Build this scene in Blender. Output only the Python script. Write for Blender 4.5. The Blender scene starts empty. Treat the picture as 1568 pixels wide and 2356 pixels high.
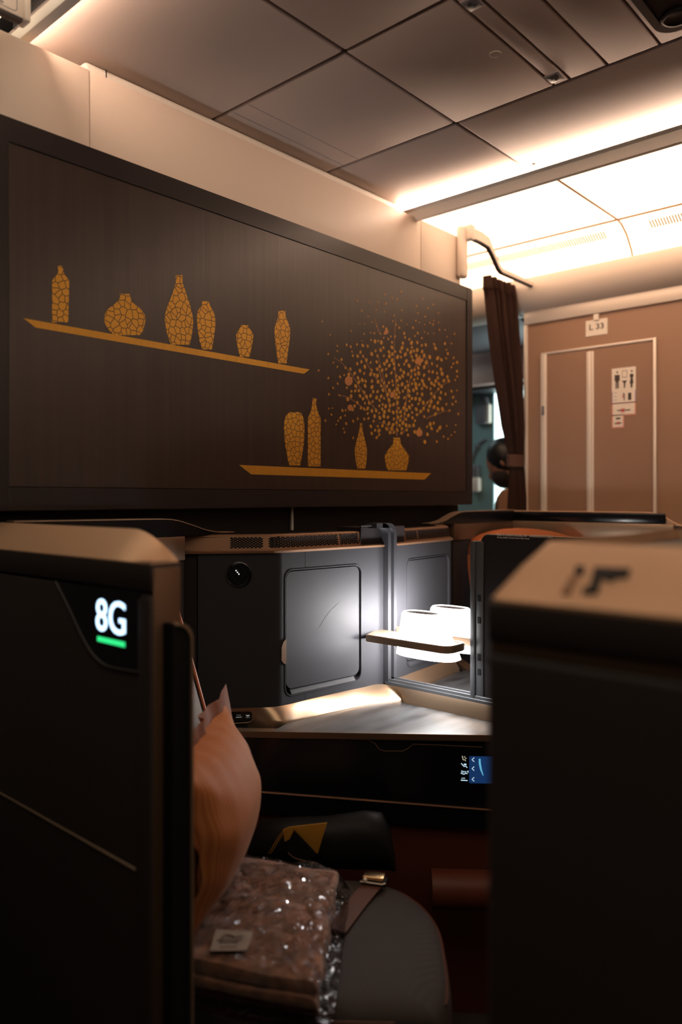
import bpy, bmesh, math, random
from mathutils import Vector, Matrix
from mathutils.geometry import tessellate_polygon
R = random.Random(8)
S = bpy.context.scene
COL = S.collection
PI = math.pi
# ------------------------------------------------------------------ camera, world, exposure
FPX, CX, HY = 1778.0, 784.0, 1145.0            # focal length in pixels (28 mm lens), centre column, horizon row
EYE = 1.30
AZ = math.atan2(1594.0, 1778.0)                # heading of the lens from the cabin's cross axis (+X)
VX, VY = math.cos(AZ), math.sin(AZ)
RX, RY = VY, -VX
cam_data = bpy.data.cameras.new('camera')
cam_data.sensor_fit = 'VERTICAL'; cam_data.sensor_height = 36.0; cam_data.sensor_width = 24.0
cam_data.lens = FPX/2356*36
cam_data.shift_y = -(1178-HY)/2356
cam_data.clip_start = 0.02
cam_data.dof.use_dof = True; cam_data.dof.focus_distance = 2.12; cam_data.dof.aperture_fstop = 1.6
cam = bpy.data.objects.new('camera', cam_data); COL.objects.link(cam)
cam.location = (0, 0, EYE); cam.rotation_euler = (PI/2, 0, AZ-PI/2)
S.camera = cam
S.view_settings.view_transform = 'Standard'; S.view_settings.look = 'None'
S.view_settings.gamma = 1.0; S.view_settings.exposure = 0.0; S.view_settings.use_curve_mapping = False
W = bpy.data.worlds.new('daylight'); S.world = W; W.use_nodes = True
W.node_tree.nodes['Background'].inputs[0].default_value = (0.80, 1.0, 0.99, 1)
W.node_tree.nodes['Background'].inputs[1].default_value = 3.0
S.cycles.use_denoising = True
S.cycles.max_bounces = 6; S.cycles.diffuse_bounces = 4; S.cycles.glossy_bounces = 3
S.cycles.sample_clamp_indirect = 4.0; S.cycles.caustics_reflective = False; S.cycles.caustics_refractive = False
# emission strengths: lamps, glow put into aisle ceilings, added galley fill
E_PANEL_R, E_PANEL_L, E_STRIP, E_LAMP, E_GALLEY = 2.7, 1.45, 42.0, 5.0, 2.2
WARM = (1.0, 0.74, 0.50)
# ------------------------------------------------------------------ view geometry
def ray(px, py):
    u = (px-CX)/FPX
    return Vector((VX+u*RX, VY+u*RY, (HY-py)/FPX))
def at_x(px, py, x): d = ray(px, py); return d*(x/d.x)+Vector((0, 0, EYE))
def at_y(px, py, y): d = ray(px, py); return d*(y/d.y)+Vector((0, 0, EYE))
def at_z(px, py, z): d = ray(px, py); return d*((z-EYE)/d.z)+Vector((0, 0, EYE))   # z above the floor
class Plane:
    def __init__(s, o, ex, ey):
        s.o = Vector(o); s.ex = Vector(ex).normalized(); s.ey = Vector(ey).normalized(); s.n = s.ex.cross(s.ey)
    def hit(s, px, py):
        d = ray(px, py); e = Vector((0, 0, EYE)); t = (s.o-e).dot(s.n)/d.dot(s.n); q = e+d*t-s.o
        return q.dot(s.ex), q.dot(s.ey)
    def p(s, u, v, d=0.0): return s.o+s.ex*u+s.ey*v+s.n*d
UP = Vector((0, 0, 1))
# ------------------------------------------------------------------ objects
MIRROR = [False]; MX = 1.815
def mx(v):
    v = Vector(v)
    return Vector((2*MX-v.x, v.y, v.z)) if MIRROR[0] else v
def thing(name, label=None, cat=None, loc=(0, 0, 0), group=None, kind=None):
    o = bpy.data.objects.new(name, None); COL.objects.link(o); o.location = mx(loc); o.empty_display_size = .05
    tag(o, label, cat, group, kind); return o
def tag(o, label=None, cat=None, group=None, kind=None):
    if label: o['label'] = label
    if cat: o['category'] = cat
    if group: o['group'] = group
    if kind: o['kind'] = kind
    return o
def obj(name, bm, mat, parent=None, smooth=40, label=None):
    if MIRROR[0]:
        for v in bm.verts: v.co.x = 2*MX-v.co.x
        bmesh.ops.reverse_faces(bm, faces=bm.faces[:])
    me = bpy.data.meshes.new(name); bm.to_mesh(me); bm.free()
    mats = mat if isinstance(mat, (list, tuple)) else [mat]
    for m in mats: me.materials.append(m)
    if smooth:
        me.shade_smooth(); me.set_sharp_from_angle(angle=math.radians(smooth))
    o = bpy.data.objects.new(name, me); COL.objects.link(o)
    if parent:
        o.parent = parent
        o.matrix_parent_inverse = Matrix.Translation(-parent.location)
    if label: o['label'] = label
    return o
def structure(name, bm, mat, parent=None, smooth=40):
    o = obj(name, bm, mat, parent, smooth)
    if not parent: o['kind'] = 'structure'
    return o
# ------------------------------------------------------------------ mesh helpers
def nb(): return bmesh.new()
def merge(bm, b2, mi=0):
    m = {}
    for v in b2.verts: m[v] = bm.verts.new(v.co)
    for f in b2.faces:
        try: g = bm.faces.new([m[v] for v in f.verts]); g.material_index = mi
        except ValueError: pass
    b2.free(); return bm
def box(bm, x, y, z, bev=0.0, seg=2, mi=0, M=None):
    b = bmesh.new(); bmesh.ops.create_cube(b, size=1.0)
    for v in b.verts:
        v.co = Vector(((x[0]+x[1])/2+v.co.x*(x[1]-x[0]), (y[0]+y[1])/2+v.co.y*(y[1]-y[0]), (z[0]+z[1])/2+v.co.z*(z[1]-z[0])))
    if bev > 0: bmesh.ops.bevel(b, geom=b.edges[:], offset=bev, segments=seg, profile=.5, affect='EDGES')
    if M is not None: bmesh.ops.transform(b, matrix=M, verts=b.verts[:])
    return merge(bm, b, mi)
def frame_mat(o, ex, ey, ez):
    ex, ey, ez = Vector(ex).normalized(), Vector(ey).normalized(), Vector(ez).normalized()
    return Matrix(((ex.x, ey.x, ez.x, o[0]), (ex.y, ey.y, ez.y, o[1]), (ex.z, ey.z, ez.z, o[2]), (0, 0, 0, 1)))
def poly(bm, pts, off, mi=0):
    """prism: polygon pts (3-D, planar, any winding, may be concave) extruded by vector off"""
    pts = [Vector(p) for p in pts]; off = Vector(off)
    tr = tessellate_polygon([pts])
    n = len(pts)
    A = [bm.verts.new(p) for p in pts]; B = [bm.verts.new(p+off) for p in pts]
    fs = []
    for t in tr:
        fs.append(bm.faces.new([A[i] for i in t])); fs.append(bm.faces.new([B[i] for i in reversed(t)]))
    for i in range(n): fs.append(bm.faces.new((A[i], B[i], B[(i+1) % n], A[(i+1) % n])))
    for f in fs: f.material_index = mi
    bmesh.ops.recalc_face_normals(bm, faces=fs)
    return bm
def holed(bm, outer, inner, off, mi=0):
    outer = [Vector(p) for p in outer]; inner = [Vector(p) for p in inner]; off = Vector(off)
    tr = tessellate_polygon([outer, inner]); pts = outer+inner; n, m = len(outer), len(inner)
    A = [bm.verts.new(p) for p in pts]; B = [bm.verts.new(p+off) for p in pts]; fs = []
    for t in tr:
        fs.append(bm.faces.new([A[i] for i in t])); fs.append(bm.faces.new([B[i] for i in reversed(t)]))
    for i in range(n): j = (i+1) % n; fs.append(bm.faces.new((A[i], B[i], B[j], A[j])))
    for i in range(m): j = (i+1) % m; fs.append(bm.faces.new((A[n+i], B[n+i], B[n+j], A[n+j])))
    for f in fs: f.material_index = mi
    bmesh.ops.recalc_face_normals(bm, faces=fs); return bm
def loft(bm, rings, closed=True, caps=True, mi=0):
    V = [[bm.verts.new(p) for p in r] for r in rings]; n = len(rings[0]); fs = []
    for a, b in zip(V[:-1], V[1:]):
        for i in range(n if closed else n-1):
            j = (i+1) % n
            try: fs.append(bm.faces.new((a[i], a[j], b[j], b[i])))
            except ValueError: pass
    if caps and closed:
        fs.append(bm.faces.new(list(reversed(V[0])))); fs.append(bm.faces.new(V[-1]))
    for f in fs: f.material_index = mi
    if caps and closed: bmesh.ops.recalc_face_normals(bm, faces=fs)
    return bm
def tube(bm, pts, r, seg=10, mi=0, flat=1.0, upv=None):
    pts = [Vector(p) for p in pts]; rings = []
    n = len(pts); prev = Vector(upv) if upv is not None else None
    for i, p in enumerate(pts):
        t = (pts[min(i+1, n-1)]-pts[max(i-1, 0)]).normalized()
        a = prev if prev is not None else (UP if abs(t.z) < .9 else Vector((1, 0, 0)))
        x = (a-t*a.dot(t)).normalized(); y = t.cross(x)
        if upv is None: prev = x
        rr = r[i] if isinstance(r, (list, tuple)) else r
        rings.append([p+x*math.cos(2*PI*k/seg)*rr+y*math.sin(2*PI*k/seg)*rr*flat for k in range(seg)])
    return loft(bm, rings, mi=mi)
def rrect(u0, u1, v0, v1, r, n=6):
    P = []
    for cx, cy, a in ((u1-r, v1-r, 0), (u0+r, v1-r, 90), (u0+r, v0+r, 180), (u1-r, v0+r, 270)):
        for k in range(n+1):
            t = math.radians(a+90*k/n); P.append((cx+r*math.cos(t), cy+r*math.sin(t)))
    return P
def spline(pts, per=8):
    pts = [Vector(p) for p in pts]; out = []; n = len(pts)
    for i in range(n-1):
        p0, p1, p2, p3 = pts[max(i-1, 0)], pts[i], pts[i+1], pts[min(i+2, n-1)]
        for k in range(per):
            t = k/per
            out.append(.5*((2*p1)+(p2-p0)*t+(2*p0-5*p1+4*p2-p3)*t*t+(3*p1-p0-3*p2+p3)*t**3))
    return out+[pts[-1]]
def text_bm(body, size, o, ex, ey, depth=.0006, align='LEFT', width=None, bold=0.0):
    cu = bpy.data.curves.new('lettering', 'FONT'); cu.body = body; cu.size = size; cu.extrude = depth; cu.align_x = align
    cu.offset = bold; cu.resolution_u = 4
    t = bpy.data.objects.new('lettering', cu); COL.objects.link(t)
    dg = bpy.context.evaluated_depsgraph_get(); dg.update()
    me = bpy.data.meshes.new_from_object(t.evaluated_get(dg))
    bm = bmesh.new(); bm.from_mesh(me)
    bpy.data.objects.remove(t); bpy.data.curves.remove(cu); bpy.data.meshes.remove(me)
    if width and bm.verts:
        xs = [v.co.x for v in bm.verts]; k = width/(max(xs)-min(xs)); x0 = min(xs)
        for v in bm.verts: v.co.x = (v.co.x-x0)*k
    ex, ey = Vector(ex).normalized(), Vector(ey).normalized()
    bmesh.ops.transform(bm, matrix=frame_mat(o, ex, ey, ex.cross(ey)), verts=bm.verts[:])
    return bm
def skin_bm(verts, edges, radii, sub=2):
    me = bpy.data.meshes.new('body'); me.from_pydata([Vector(v) for v in verts], edges, [])
    o = bpy.data.objects.new('body', me); COL.objects.link(o)
    o.modifiers.new('s', 'SKIN'); 
    sv = me.skin_vertices[0].data
    for i, r in enumerate(radii):
        sv[i].radius = (r, r) if not isinstance(r, tuple) else r
        sv[i].use_root = (i == 0)
    m = o.modifiers.new('u', 'SUBSURF'); m.levels = sub; m.render_levels = sub
    dg = bpy.context.evaluated_depsgraph_get(); dg.update()
    e = bpy.data.meshes.new_from_object(o.evaluated_get(dg))
    bm = bmesh.new(); bm.from_mesh(e)
    bpy.data.objects.remove(o); bpy.data.meshes.remove(me); bpy.data.meshes.remove(e)
    return bm
def sphere(bm, c, r, seg=16, mi=0, M=None):
    b = bmesh.new(); bmesh.ops.create_uvsphere(b, u_segments=seg, v_segments=max(6, seg//2), radius=1.0)
    r = (r, r, r) if not isinstance(r, (tuple, list)) else r
    for v in b.verts: v.co = Vector((v.co.x*r[0], v.co.y*r[1], v.co.z*r[2]))
    if M is not None: bmesh.ops.transform(b, matrix=M, verts=b.verts[:])
    for v in b.verts: v.co += Vector(c)
    return merge(bm, b, mi)
# ------------------------------------------------------------------ materials
def mat(name, col, rough=.5, metal=0.0, bump=None, var=None, spec=None, emit=None, alpha=None, trans=None, coat=None):
    m = bpy.data.materials.new(name); m.use_nodes = True; N = m.node_tree.nodes; L = m.node_tree.links
    b = N['Principled BSDF']
    b.inputs['Base Color'].default_value = (*col, 1); b.inputs['Roughness'].default_value = rough; b.inputs['Metallic'].default_value = metal
    if spec is not None: b.inputs['Specular IOR Level'].default_value = spec
    if coat: b.inputs['Coat Weight'].default_value = coat; b.inputs['Coat Roughness'].default_value = .15
    if emit: b.inputs['Emission Color'].default_value = (*emit[0], 1); b.inputs['Emission Strength'].default_value = emit[1]
    if trans: b.inputs['Transmission Weight'].default_value = trans
    if alpha is not None: b.inputs['Alpha'].default_value = alpha
    if bump or var:
        tc = N.new('ShaderNodeTexCoord'); mp = N.new('ShaderNodeMapping'); L.new(tc.outputs['Object'], mp.inputs[0])
    if bump:
        sc, st, stretch = bump
        mp.inputs['Scale'].default_value = stretch
        nz = N.new('ShaderNodeTexNoise'); nz.inputs['Scale'].default_value = sc; nz.inputs['Detail'].default_value = 3; L.new(mp.outputs[0], nz.inputs[0])
        bp = N.new('ShaderNodeBump'); bp.inputs['Strength'].default_value = st; bp.inputs['Distance'].default_value = .001
        L.new(nz.outputs[0], bp.inputs['Height']); L.new(bp.outputs[0], b.inputs['Normal'])
    if var:
        sc, c2, stretch = var
        mp2 = N.new('ShaderNodeMapping'); L.new(tc.outputs['Object'], mp2.inputs[0]); mp2.inputs['Scale'].default_value = stretch
        nz2 = N.new('ShaderNodeTexNoise'); nz2.inputs['Scale'].default_value = sc; nz2.inputs['Detail'].default_value = 4; L.new(mp2.outputs[0], nz2.inputs[0])
        rp = N.new('ShaderNodeValToRGB'); rp.color_ramp.elements[0].position = .35; rp.color_ramp.elements[1].position = .65
        rp.color_ramp.elements[0].color = (*col, 1); rp.color_ramp.elements[1].color = (*c2, 1)
        L.new(nz2.outputs[0], rp.inputs[0]); L.new(rp.outputs[0], b.inputs['Base Color'])
    return m
def emitter(name, col, st, base=.8): return mat(name, (base, base, base), .5, emit=(col, st), spec=.2)
FINE = (1, 1, 1)
m_ceil = mat('ceiling_paint', (.46, .385, .35), .55, bump=(60, .05, FINE))
m_gap = mat('shadow_gap', (.012, .011, .012), .8)
m_white = mat('wall_laminate', (.70, .595, .515), .5, bump=(220, .05, FINE))
m_trim = mat('white_trim', (.78, .74, .68), .45)
m_mural = mat('mural_cloth', (.026, .016, .0135), .33, bump=(140, .25, (1, 1, .04)), var=(60, (.033, .021, .017), (1, 1, .015)), spec=.36)
m_frame = mat('mural_frame', (.020, .015, .015), .32, bump=(300, .05, FINE), spec=.22)
m_dark = mat('dark_laminate', (.018, .015, .016), .5, bump=(300, .05, FINE), spec=.15)
m_shell = mat('brown_shell', (.030, .021, .020), .5, bump=(400, .08, FINE), spec=.3)
m_shellcap = mat('bronze_cap', (.56, .345, .215), .42, .45, bump=(500, .03, FINE))
m_bronze = mat('bronze_trim', (.36, .25, .17), .36, .6, bump=(500, .03, FINE))
m_copper = mat('copper_trim', (.25, .135, .078), .42, .55)
m_copper2 = mat('dark_copper', (.13, .075, .045), .4, .6)
m_border = mat('champagne_trim', (.35, .245, .165), .30, .85, bump=(700, .02, FINE))
m_black = mat('black_gloss', (.006, .006, .008), .18)
m_blackm = mat('black_matt', (.008, .008, .009), .5, spec=.15)
m_grey = mat('cabinet_grey', (.027, .027, .031), .6, bump=(240, .05, (1, 1, .2)), spec=.1)
m_greyd = mat('cabinet_door_grey', (.029, .029, .033), .55, bump=(240, .05, (1, 1, .2)), spec=.12)
m_alu = mat('aluminium_grey', (.085, .088, .095), .4, .4)
m_orange = mat('orange_leather', (.40, .10, .025), .5, bump=(900, .1, FINE))
m_redor = mat('rust_leather', (.085, .020, .009), .5, bump=(900, .1, FINE))
m_belt = mat('brown_webbing', (.085, .030, .016), .7, bump=(1500, .3, (1, 8, 1)))
m_gold = mat('gold_lining', (.62, .34, .05), .35, .6)
m_goldm = mat('buckle_gold', (.75, .48, .25), .25, 1.0)
m_teal = mat('teal_door_paint', (.20, .33, .34), .5)
m_mauve = mat('mauve_panel', (.46, .30, .26), .5)
m_slate = mat('slate_panel', (.16, .15, .17), .5)
m_lav = mat('lavatory_laminate', (.34, .195, .125), .42, bump=(200, .05, FINE))
m_lavd = mat('lavatory_door_laminate', (.315, .18, .117), .42, bump=(200, .05, FINE))
m_alul = mat('pale_aluminium', (.80, .70, .62), .35, .3)
m_carpet = mat('carpet', (.030, .022, .020), .95, bump=(300, .6, FINE))
m_skin = mat('skin', (.36, .18, .115), .5)
m_hair = mat('black_hair', (.008, .007, .007), .4)
m_unif = mat('tan_uniform', (.34, .165, .085), .8)
m_mask = mat('dark_mask', (.03, .022, .022), .8)
m_ink = mat('dark_ink', (.06, .04, .03), .6)
m_inkr = mat('red_ink', (.60, .04, .03), .6)
m_inkg = mat('green_ink', (.10, .20, .06), .6)
m_inkp = mat('mauve_ink', (.42, .30, .42), .6)
m_sign = mat('sign_plate', (.82, .72, .62), .5)
m_signr = mat('sign_red_border', (.75, .32, .25), .5)
m_sticker = mat('paper_label', (.22, .18, .155), .7)
m_lwarm = emitter('warm_light_strip', (1.0, .69, .50), E_STRIP)
m_lpanR = emitter('warm_panel_glow', (1.0, .66, .43), E_PANEL_R)  # glow put into the lavatory aisle ceiling in place of light washing it
m_lpanL = emitter('warm_panel_glow_near', (1.0, .82, .60), E_PANEL_L)  # same put-in glow for the near aisle ceiling
m_lamp = emitter('lamp_diffuser', (1.0, .98, .96), E_LAMP)
m_lamph = emitter('lamp_hot_side', (1.0, .98, .97), 280.0)
m_lampb = emitter('lamp_bottom', (1.0, .98, .97), 30.0)
m_lpanF = emitter('dim_panel_glow', (1.0, .76, .54), .6)  # weaker glow for the unseen front panels, to darken the lower lavatory wall
m_lcool = emitter('galley_fill', (.75, 1.0, 1.0), E_GALLEY)
m_num = emitter('number_glow', (.50, .74, 1.0), 2.6, .01)
m_green = emitter('green_glow', (.03, .75, .22), 1.3, .01)
m_icon = emitter('icon_glow', (.62, .85, 1.0), 1.0, .01)
m_iconw = emitter('icon_white', (.8, .8, .78), .45, .01)
m_iconc = emitter('icon_cream', (.8, .76, .55), .6, .01)
m_blue = emitter('screen_blue', (.006, .030, .105), 1.0, .01)
m_blue2 = emitter('screen_seat_blue', (.12, .42, .62), 1.0, .01)
def crackle(name, c, line=(.03, .018, .012), scale=62):
    m = mat(name, c, .5, .25); N = m.node_tree.nodes; L = m.node_tree.links
    tc = N.new('ShaderNodeTexCoord'); sp = N.new('ShaderNodeSeparateXYZ'); cb = N.new('ShaderNodeCombineXYZ')
    L.new(tc.outputs['Object'], sp.inputs[0]); L.new(sp.outputs[0], cb.inputs[0]); L.new(sp.outputs[2], cb.inputs[1])
    v = N.new('ShaderNodeTexVoronoi'); v.voronoi_dimensions = '2D'; v.feature = 'DISTANCE_TO_EDGE'; v.inputs['Scale'].default_value = scale
    L.new(cb.outputs[0], v.inputs['Vector'])
    rp = N.new('ShaderNodeValToRGB'); rp.color_ramp.elements[0].position = .035; rp.color_ramp.elements[1].position = .075
    rp.color_ramp.elements[0].color = (*line, 1); rp.color_ramp.elements[1].color = (*c, 1)
    L.new(v.outputs['Distance'], rp.inputs[0]); L.new(rp.outputs[0], N['Principled BSDF'].inputs['Base Color'])
    return m
GOLD = (.50, .235, .014)
m_crack = crackle('gold_crackle', GOLD)
m_goldflat = mat('gold_inlay', GOLD, .5, .25, var=(30, (.45, .21, .012), (6, 1, 1)))
m_leaf = mat('gold_leaf', (.38, .175, .016), .5, .2)
m_leafb = mat('copper_leaf', (.36, .14, .04), .5, .2)
m_branch = mat('copper_branch', (.20, .09, .035), .5, .2)
def weave(name, c1, c2, scale, ang):
    m = mat(name, c1, .85); N = m.node_tree.nodes; L = m.node_tree.links
    tc = N.new('ShaderNodeTexCoord'); mp = N.new('ShaderNodeMapping'); L.new(tc.outputs['Object'], mp.inputs[0]); mp.inputs['Rotation'].default_value = ang
    w = N.new('ShaderNodeTexWave'); w.inputs['Scale'].default_value = scale; w.inputs['Distortion'].default_value = .4; w.bands_direction = 'Z'
    w2 = N.new('ShaderNodeTexWave'); w2.inputs['Scale'].default_value = scale; w2.bands_direction = 'X'
    L.new(mp.outputs[0], w.inputs[0]); L.new(mp.outputs[0], w2.inputs[0])
    mu = N.new('ShaderNodeMath'); mu.operation = 'MULTIPLY'; L.new(w.outputs['Fac'], mu.inputs[0])
    ma = N.new('ShaderNodeMath'); ma.operation = 'MULTIPLY_ADD'; L.new(w2.outputs['Fac'], ma.inputs[0]); ma.inputs[1].default_value = .5; ma.inputs[2].default_value = .5
    L.new(ma.outputs[0], mu.inputs[1])
    rp = N.new('ShaderNodeValToRGB'); rp.color_ramp.elements[0].position = .3; rp.color_ramp.elements[1].position = .7
    rp.color_ramp.elements[0].color = (*c1, 1); rp.color_ramp.elements[1].color = (*c2, 1)
    L.new(mu.outputs[0], rp.inputs[0]); L.new(rp.outputs[0], N['Principled BSDF'].inputs['Base Color'])
    bp = N.new('ShaderNodeBump'); bp.inputs['Strength'].default_value = .4; bp.inputs['Distance'].default_value = .001
    L.new(mu.outputs[0], bp.inputs['Height']); L.new(bp.outputs[0], N['Principled BSDF'].inputs['Normal'])
    return m
m_seat = weave('seat_fabric', (.012, .009, .008), (.062, .048, .045), 170, (.3, .6, .7))
m_back = weave('backrest_fabric', (.030, .024, .024), (.42, .37, .35), 130, (.9, .2, .3))
def stripes(name, c1, c2, scale):
    m = mat(name, c1, .65, spec=.25); N = m.node_tree.nodes; L = m.node_tree.links
    uv = N.new('ShaderNodeAttribute'); uv.attribute_name = 'cloth'
    w = N.new('ShaderNodeTexWave'); w.inputs['Scale'].default_value = scale; w.inputs['Distortion'].default_value = 1.2; w.inputs['Detail'].default_value = 1; w.inputs['Detail Scale'].default_value = .4
    L.new(uv.outputs['Vector'], w.inputs[0])
    rp = N.new('ShaderNodeValToRGB'); rp.color_ramp.elements[0].color = (*c1, 1); rp.color_ramp.elements[1].color = (*c2, 1)
    L.new(w.outputs['Fac'], rp.inputs[0]); L.new(rp.outputs[0], N['Principled BSDF'].inputs['Base Color'])
    N['Principled BSDF'].inputs['Sheen Weight'].default_value = .1
    return m
m_pillow = stripes('pillow_sateen', (.30, .092, .025), (.38, .142, .046), 6.5)
m_pillowp = mat('pillow_plain', (.32, .10, .03), .6)
m_blanket = mat('plush_blanket', (.11, .046, .026), .95, bump=(420, 1.0, FINE), var=(24, (.26, .108, .058), (1, 1.6, 1)))
m_blanket.node_tree.nodes['Principled BSDF'].inputs['Sheen Weight'].default_value = .4
m_marble = mat('dark_marble', (.020, .021, .023), .34, var=(4.5, (.075, .078, .082), (1.2, 5, 1)), spec=.35)
m_curtain = mat('brown_curtain', (.075, .030, .018), .85, bump=(500, .3, FINE))
def film(name):
    m = bpy.data.materials.new(name); m.use_nodes = True; N = m.node_tree.nodes; L = m.node_tree.links
    N.remove(N['Principled BSDF']); out = N['Material Output']
    tr = N.new('ShaderNodeBsdfTransparent'); gl = N.new('ShaderNodeBsdfGlossy'); gl.inputs['Roughness'].default_value = .07
    fr = N.new('ShaderNodeFresnel'); fr.inputs['IOR'].default_value = 1.2
    tc = N.new('ShaderNodeTexCoord'); nz = N.new('ShaderNodeTexNoise'); nz.inputs['Scale'].default_value = 26; nz.inputs['Detail'].default_value = 4; nz.inputs['Distortion'].default_value = 1.5
    L.new(tc.outputs['Object'], nz.inputs[0])
    bp = N.new('ShaderNodeBump'); bp.inputs['Strength'].default_value = 1.0; bp.inputs['Distance'].default_value = .02; L.new(nz.outputs[0], bp.inputs['Height'])
    L.new(bp.outputs[0], gl.inputs['Normal']); L.new(bp.outputs[0], fr.inputs['Normal'])
    mx_ = N.new('ShaderNodeMixShader'); L.new(fr.outputs[0], mx_.inputs[0]); L.new(tr.outputs[0], mx_.inputs[1]); L.new(gl.outputs[0], mx_.inputs[2])
    L.new(mx_.outputs[0], out.inputs[0]); return m
m_film = film('clear_film')
# ================================================================== SETTING
Z = lambda r: EYE+r
Y_PANEL, Y_WALL, X_L, X_R = 1.65, 1.70, .722, 2.61
H_CEIL = Z(1.09)
structure('floor', box(nb(), (-1.0, 4.25), (-7.0, 3.3), (-.05, 0)), m_carpet)
structure('wall_left', box(nb(), (-1.06, -1.0), (-7.0, 3.3), (-.05, 2.56)), m_shell)
structure('wall_front', box(nb(), (-1.06, 4.31), (-7.06, -7.0), (-.05, 2.56)), m_shell)
structure('wall_rear', box(nb(), (-1.06, 4.31), (3.3, 3.36), (-.05, 2.56)), m_slate)
# outer wall with the open doorway
b = nb(); box(b, (4.25, 4.265), (-7.0, 1.86), (-.05, 2.56)); box(b, (4.25, 4.265), (2.525, 3.3), (-.05, 2.56)); box(b, (4.25, 4.265), (1.86, 2.525), (Z(.655), 2.56))
structure('wall_outer', b, m_teal)
# ceiling: dark slab with panels set below it
ceil = structure('ceiling', box(nb(), (-1.06, 4.31), (-7.06, 3.36), (2.50, 2.56)), m_gap)
XS = [.845, 1.415, 1.90, 2.30]
def cpanel(x0, x1, y0, y1, bev=.006, g=.0035, mat_=None, z0=H_CEIL, label=None):
    return obj('ceiling_panel', box(nb(), (x0+g, x1-g), (y0+g, y1-g), (z0, z0+.03), bev, 3), mat_ or m_ceil, ceil, label=label)
obj('panel_backing', box(nb(), (XS[0], XS[3]), (-7.0, 1.80), (H_CEIL+.02, H_CEIL+.05)), m_gap, ceil)
YS = 1.255
for i in range(3):
    w = .008 if i != 1 else .0035
    cpanel(XS[i], XS[i+1], YS, 1.79 if i == 1 else 2.3, g=.004)
    if i != 1: cpanel(XS[i], XS[i+1], -.9, YS, g=.004); cpanel(XS[i], XS[i+1], -7.0, -.9)
for y0, y1 in ((.945, YS), (.90, .945), (.80, .90), (.67, .80), (-.2, .67), (-7.0, -.2)): cpanel(XS[1], XS[2], y0, y1, .004, .0022)
# faint joints in the rear middle panel
for y in (1.62, 1.685): obj('panel_joint', box(nb(), (XS[1]+.01, XS[2]-.01), (y, y+.0015), (H_CEIL-.0006, H_CEIL+.001)), m_slate, ceil)
# round latch mark on the square panel
b = nb(); q = Vector((1.667, .985, H_CEIL-.0004)); tube(b, [q+Vector((.014*math.cos(a*PI/12), .014*math.sin(a*PI/12), 0)) for a in range(21)], .0006, 6)
obj('latch_mark', b, m_trim, ceil)
# upper white wall
wb = structure('wall_back', box(nb(), (X_L+.01, X_R), (Y_WALL+.006, Y_WALL+.05), (Z(-.03), Z(1.03))), m_white)
xa = at_y(207, 300, Y_WALL).x; xb = at_y(968, 600, Y_WALL).x; zt = at_y(207, 160, Y_WALL).z
for x0, x1 in ((X_L+.01, xa), (xa, xb), (xb, X_R)):
    obj('wall_board', box(nb(), (x0+.0006, x1-.0006), (Y_WALL, Y_WALL+.05), (Z(.80), zt), .004, 2), m_white, wb)
t2 = structure('trim_1', box(nb(), (1.005, 2.285), (1.755, 1.80), (zt-.05, H_CEIL-.001), .012, 3), m_trim)
obj('trim_joint', box(nb(), (1.063, 1.065), (1.7535, 1.756), (zt, H_CEIL-.004)), m_gap, t2)
structure('wall_base', box(nb(), (X_L+.01, X_R-.01), (Y_WALL+.006, Y_WALL+.06), (0, Z(-.03))), m_dark)
b = nb(); p = at_y(672, 1190, 1.70); box(b, (p.x-.004, p.x+.004), (1.698, 1.706), (Z(-.1), Z(-.03)), .001)
structure('trim_2', b, m_trim)
structure('wall_return', box(nb(), (X_L+.01, X_R), (1.80, 1.86), (0, H_CEIL)), m_white)
# light coves either side of the middle ceiling; shelves added to cut downward light
for sgn, xe, nm in ((1, XS[3], 'trim_3'), (-1, XS[0], 'trim_4')):
    if sgn > 0:
        b = nb(); box(b, (xe+.004, xe+.022), (-7.0, 2.3), (Z(1.022), Z(1.088)), .003, 2); box(b, (xe-.019, xe+.006), (-7.0, 2.3), (Z(1.0585), Z(1.062)), .001, 1)
        structure(nm, b, m_trim); xs0, xs1 = xe-.002, xe+.003
    else:
        b = nb(); box(b, (xe-.012, xe-.006), (-7.0, 2.3), (Z(1.0585), Z(1.088)), .002, 2); box(b, (xe-.008, xe+.012), (-7.0, 2.3), (Z(1.0585), Z(1.062)), .001, 1)
        structure(nm, b, m_trim); xs0, xs1 = xe-.003, xe+.002
    o = obj('light_strip', box(nb(), (xs0, xs1), (-6.9, 1.79 if sgn > 0 else 2.2), (Z(1.0645), Z(1.086)), .001), m_lwarm)
    tag(o, 'warm glowing light strip along the ceiling edge '+('over the aisle by the lavatory door' if sgn > 0 else 'in the upper corner above the near aisle'), 'light strip', 'ceiling light strips')
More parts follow.
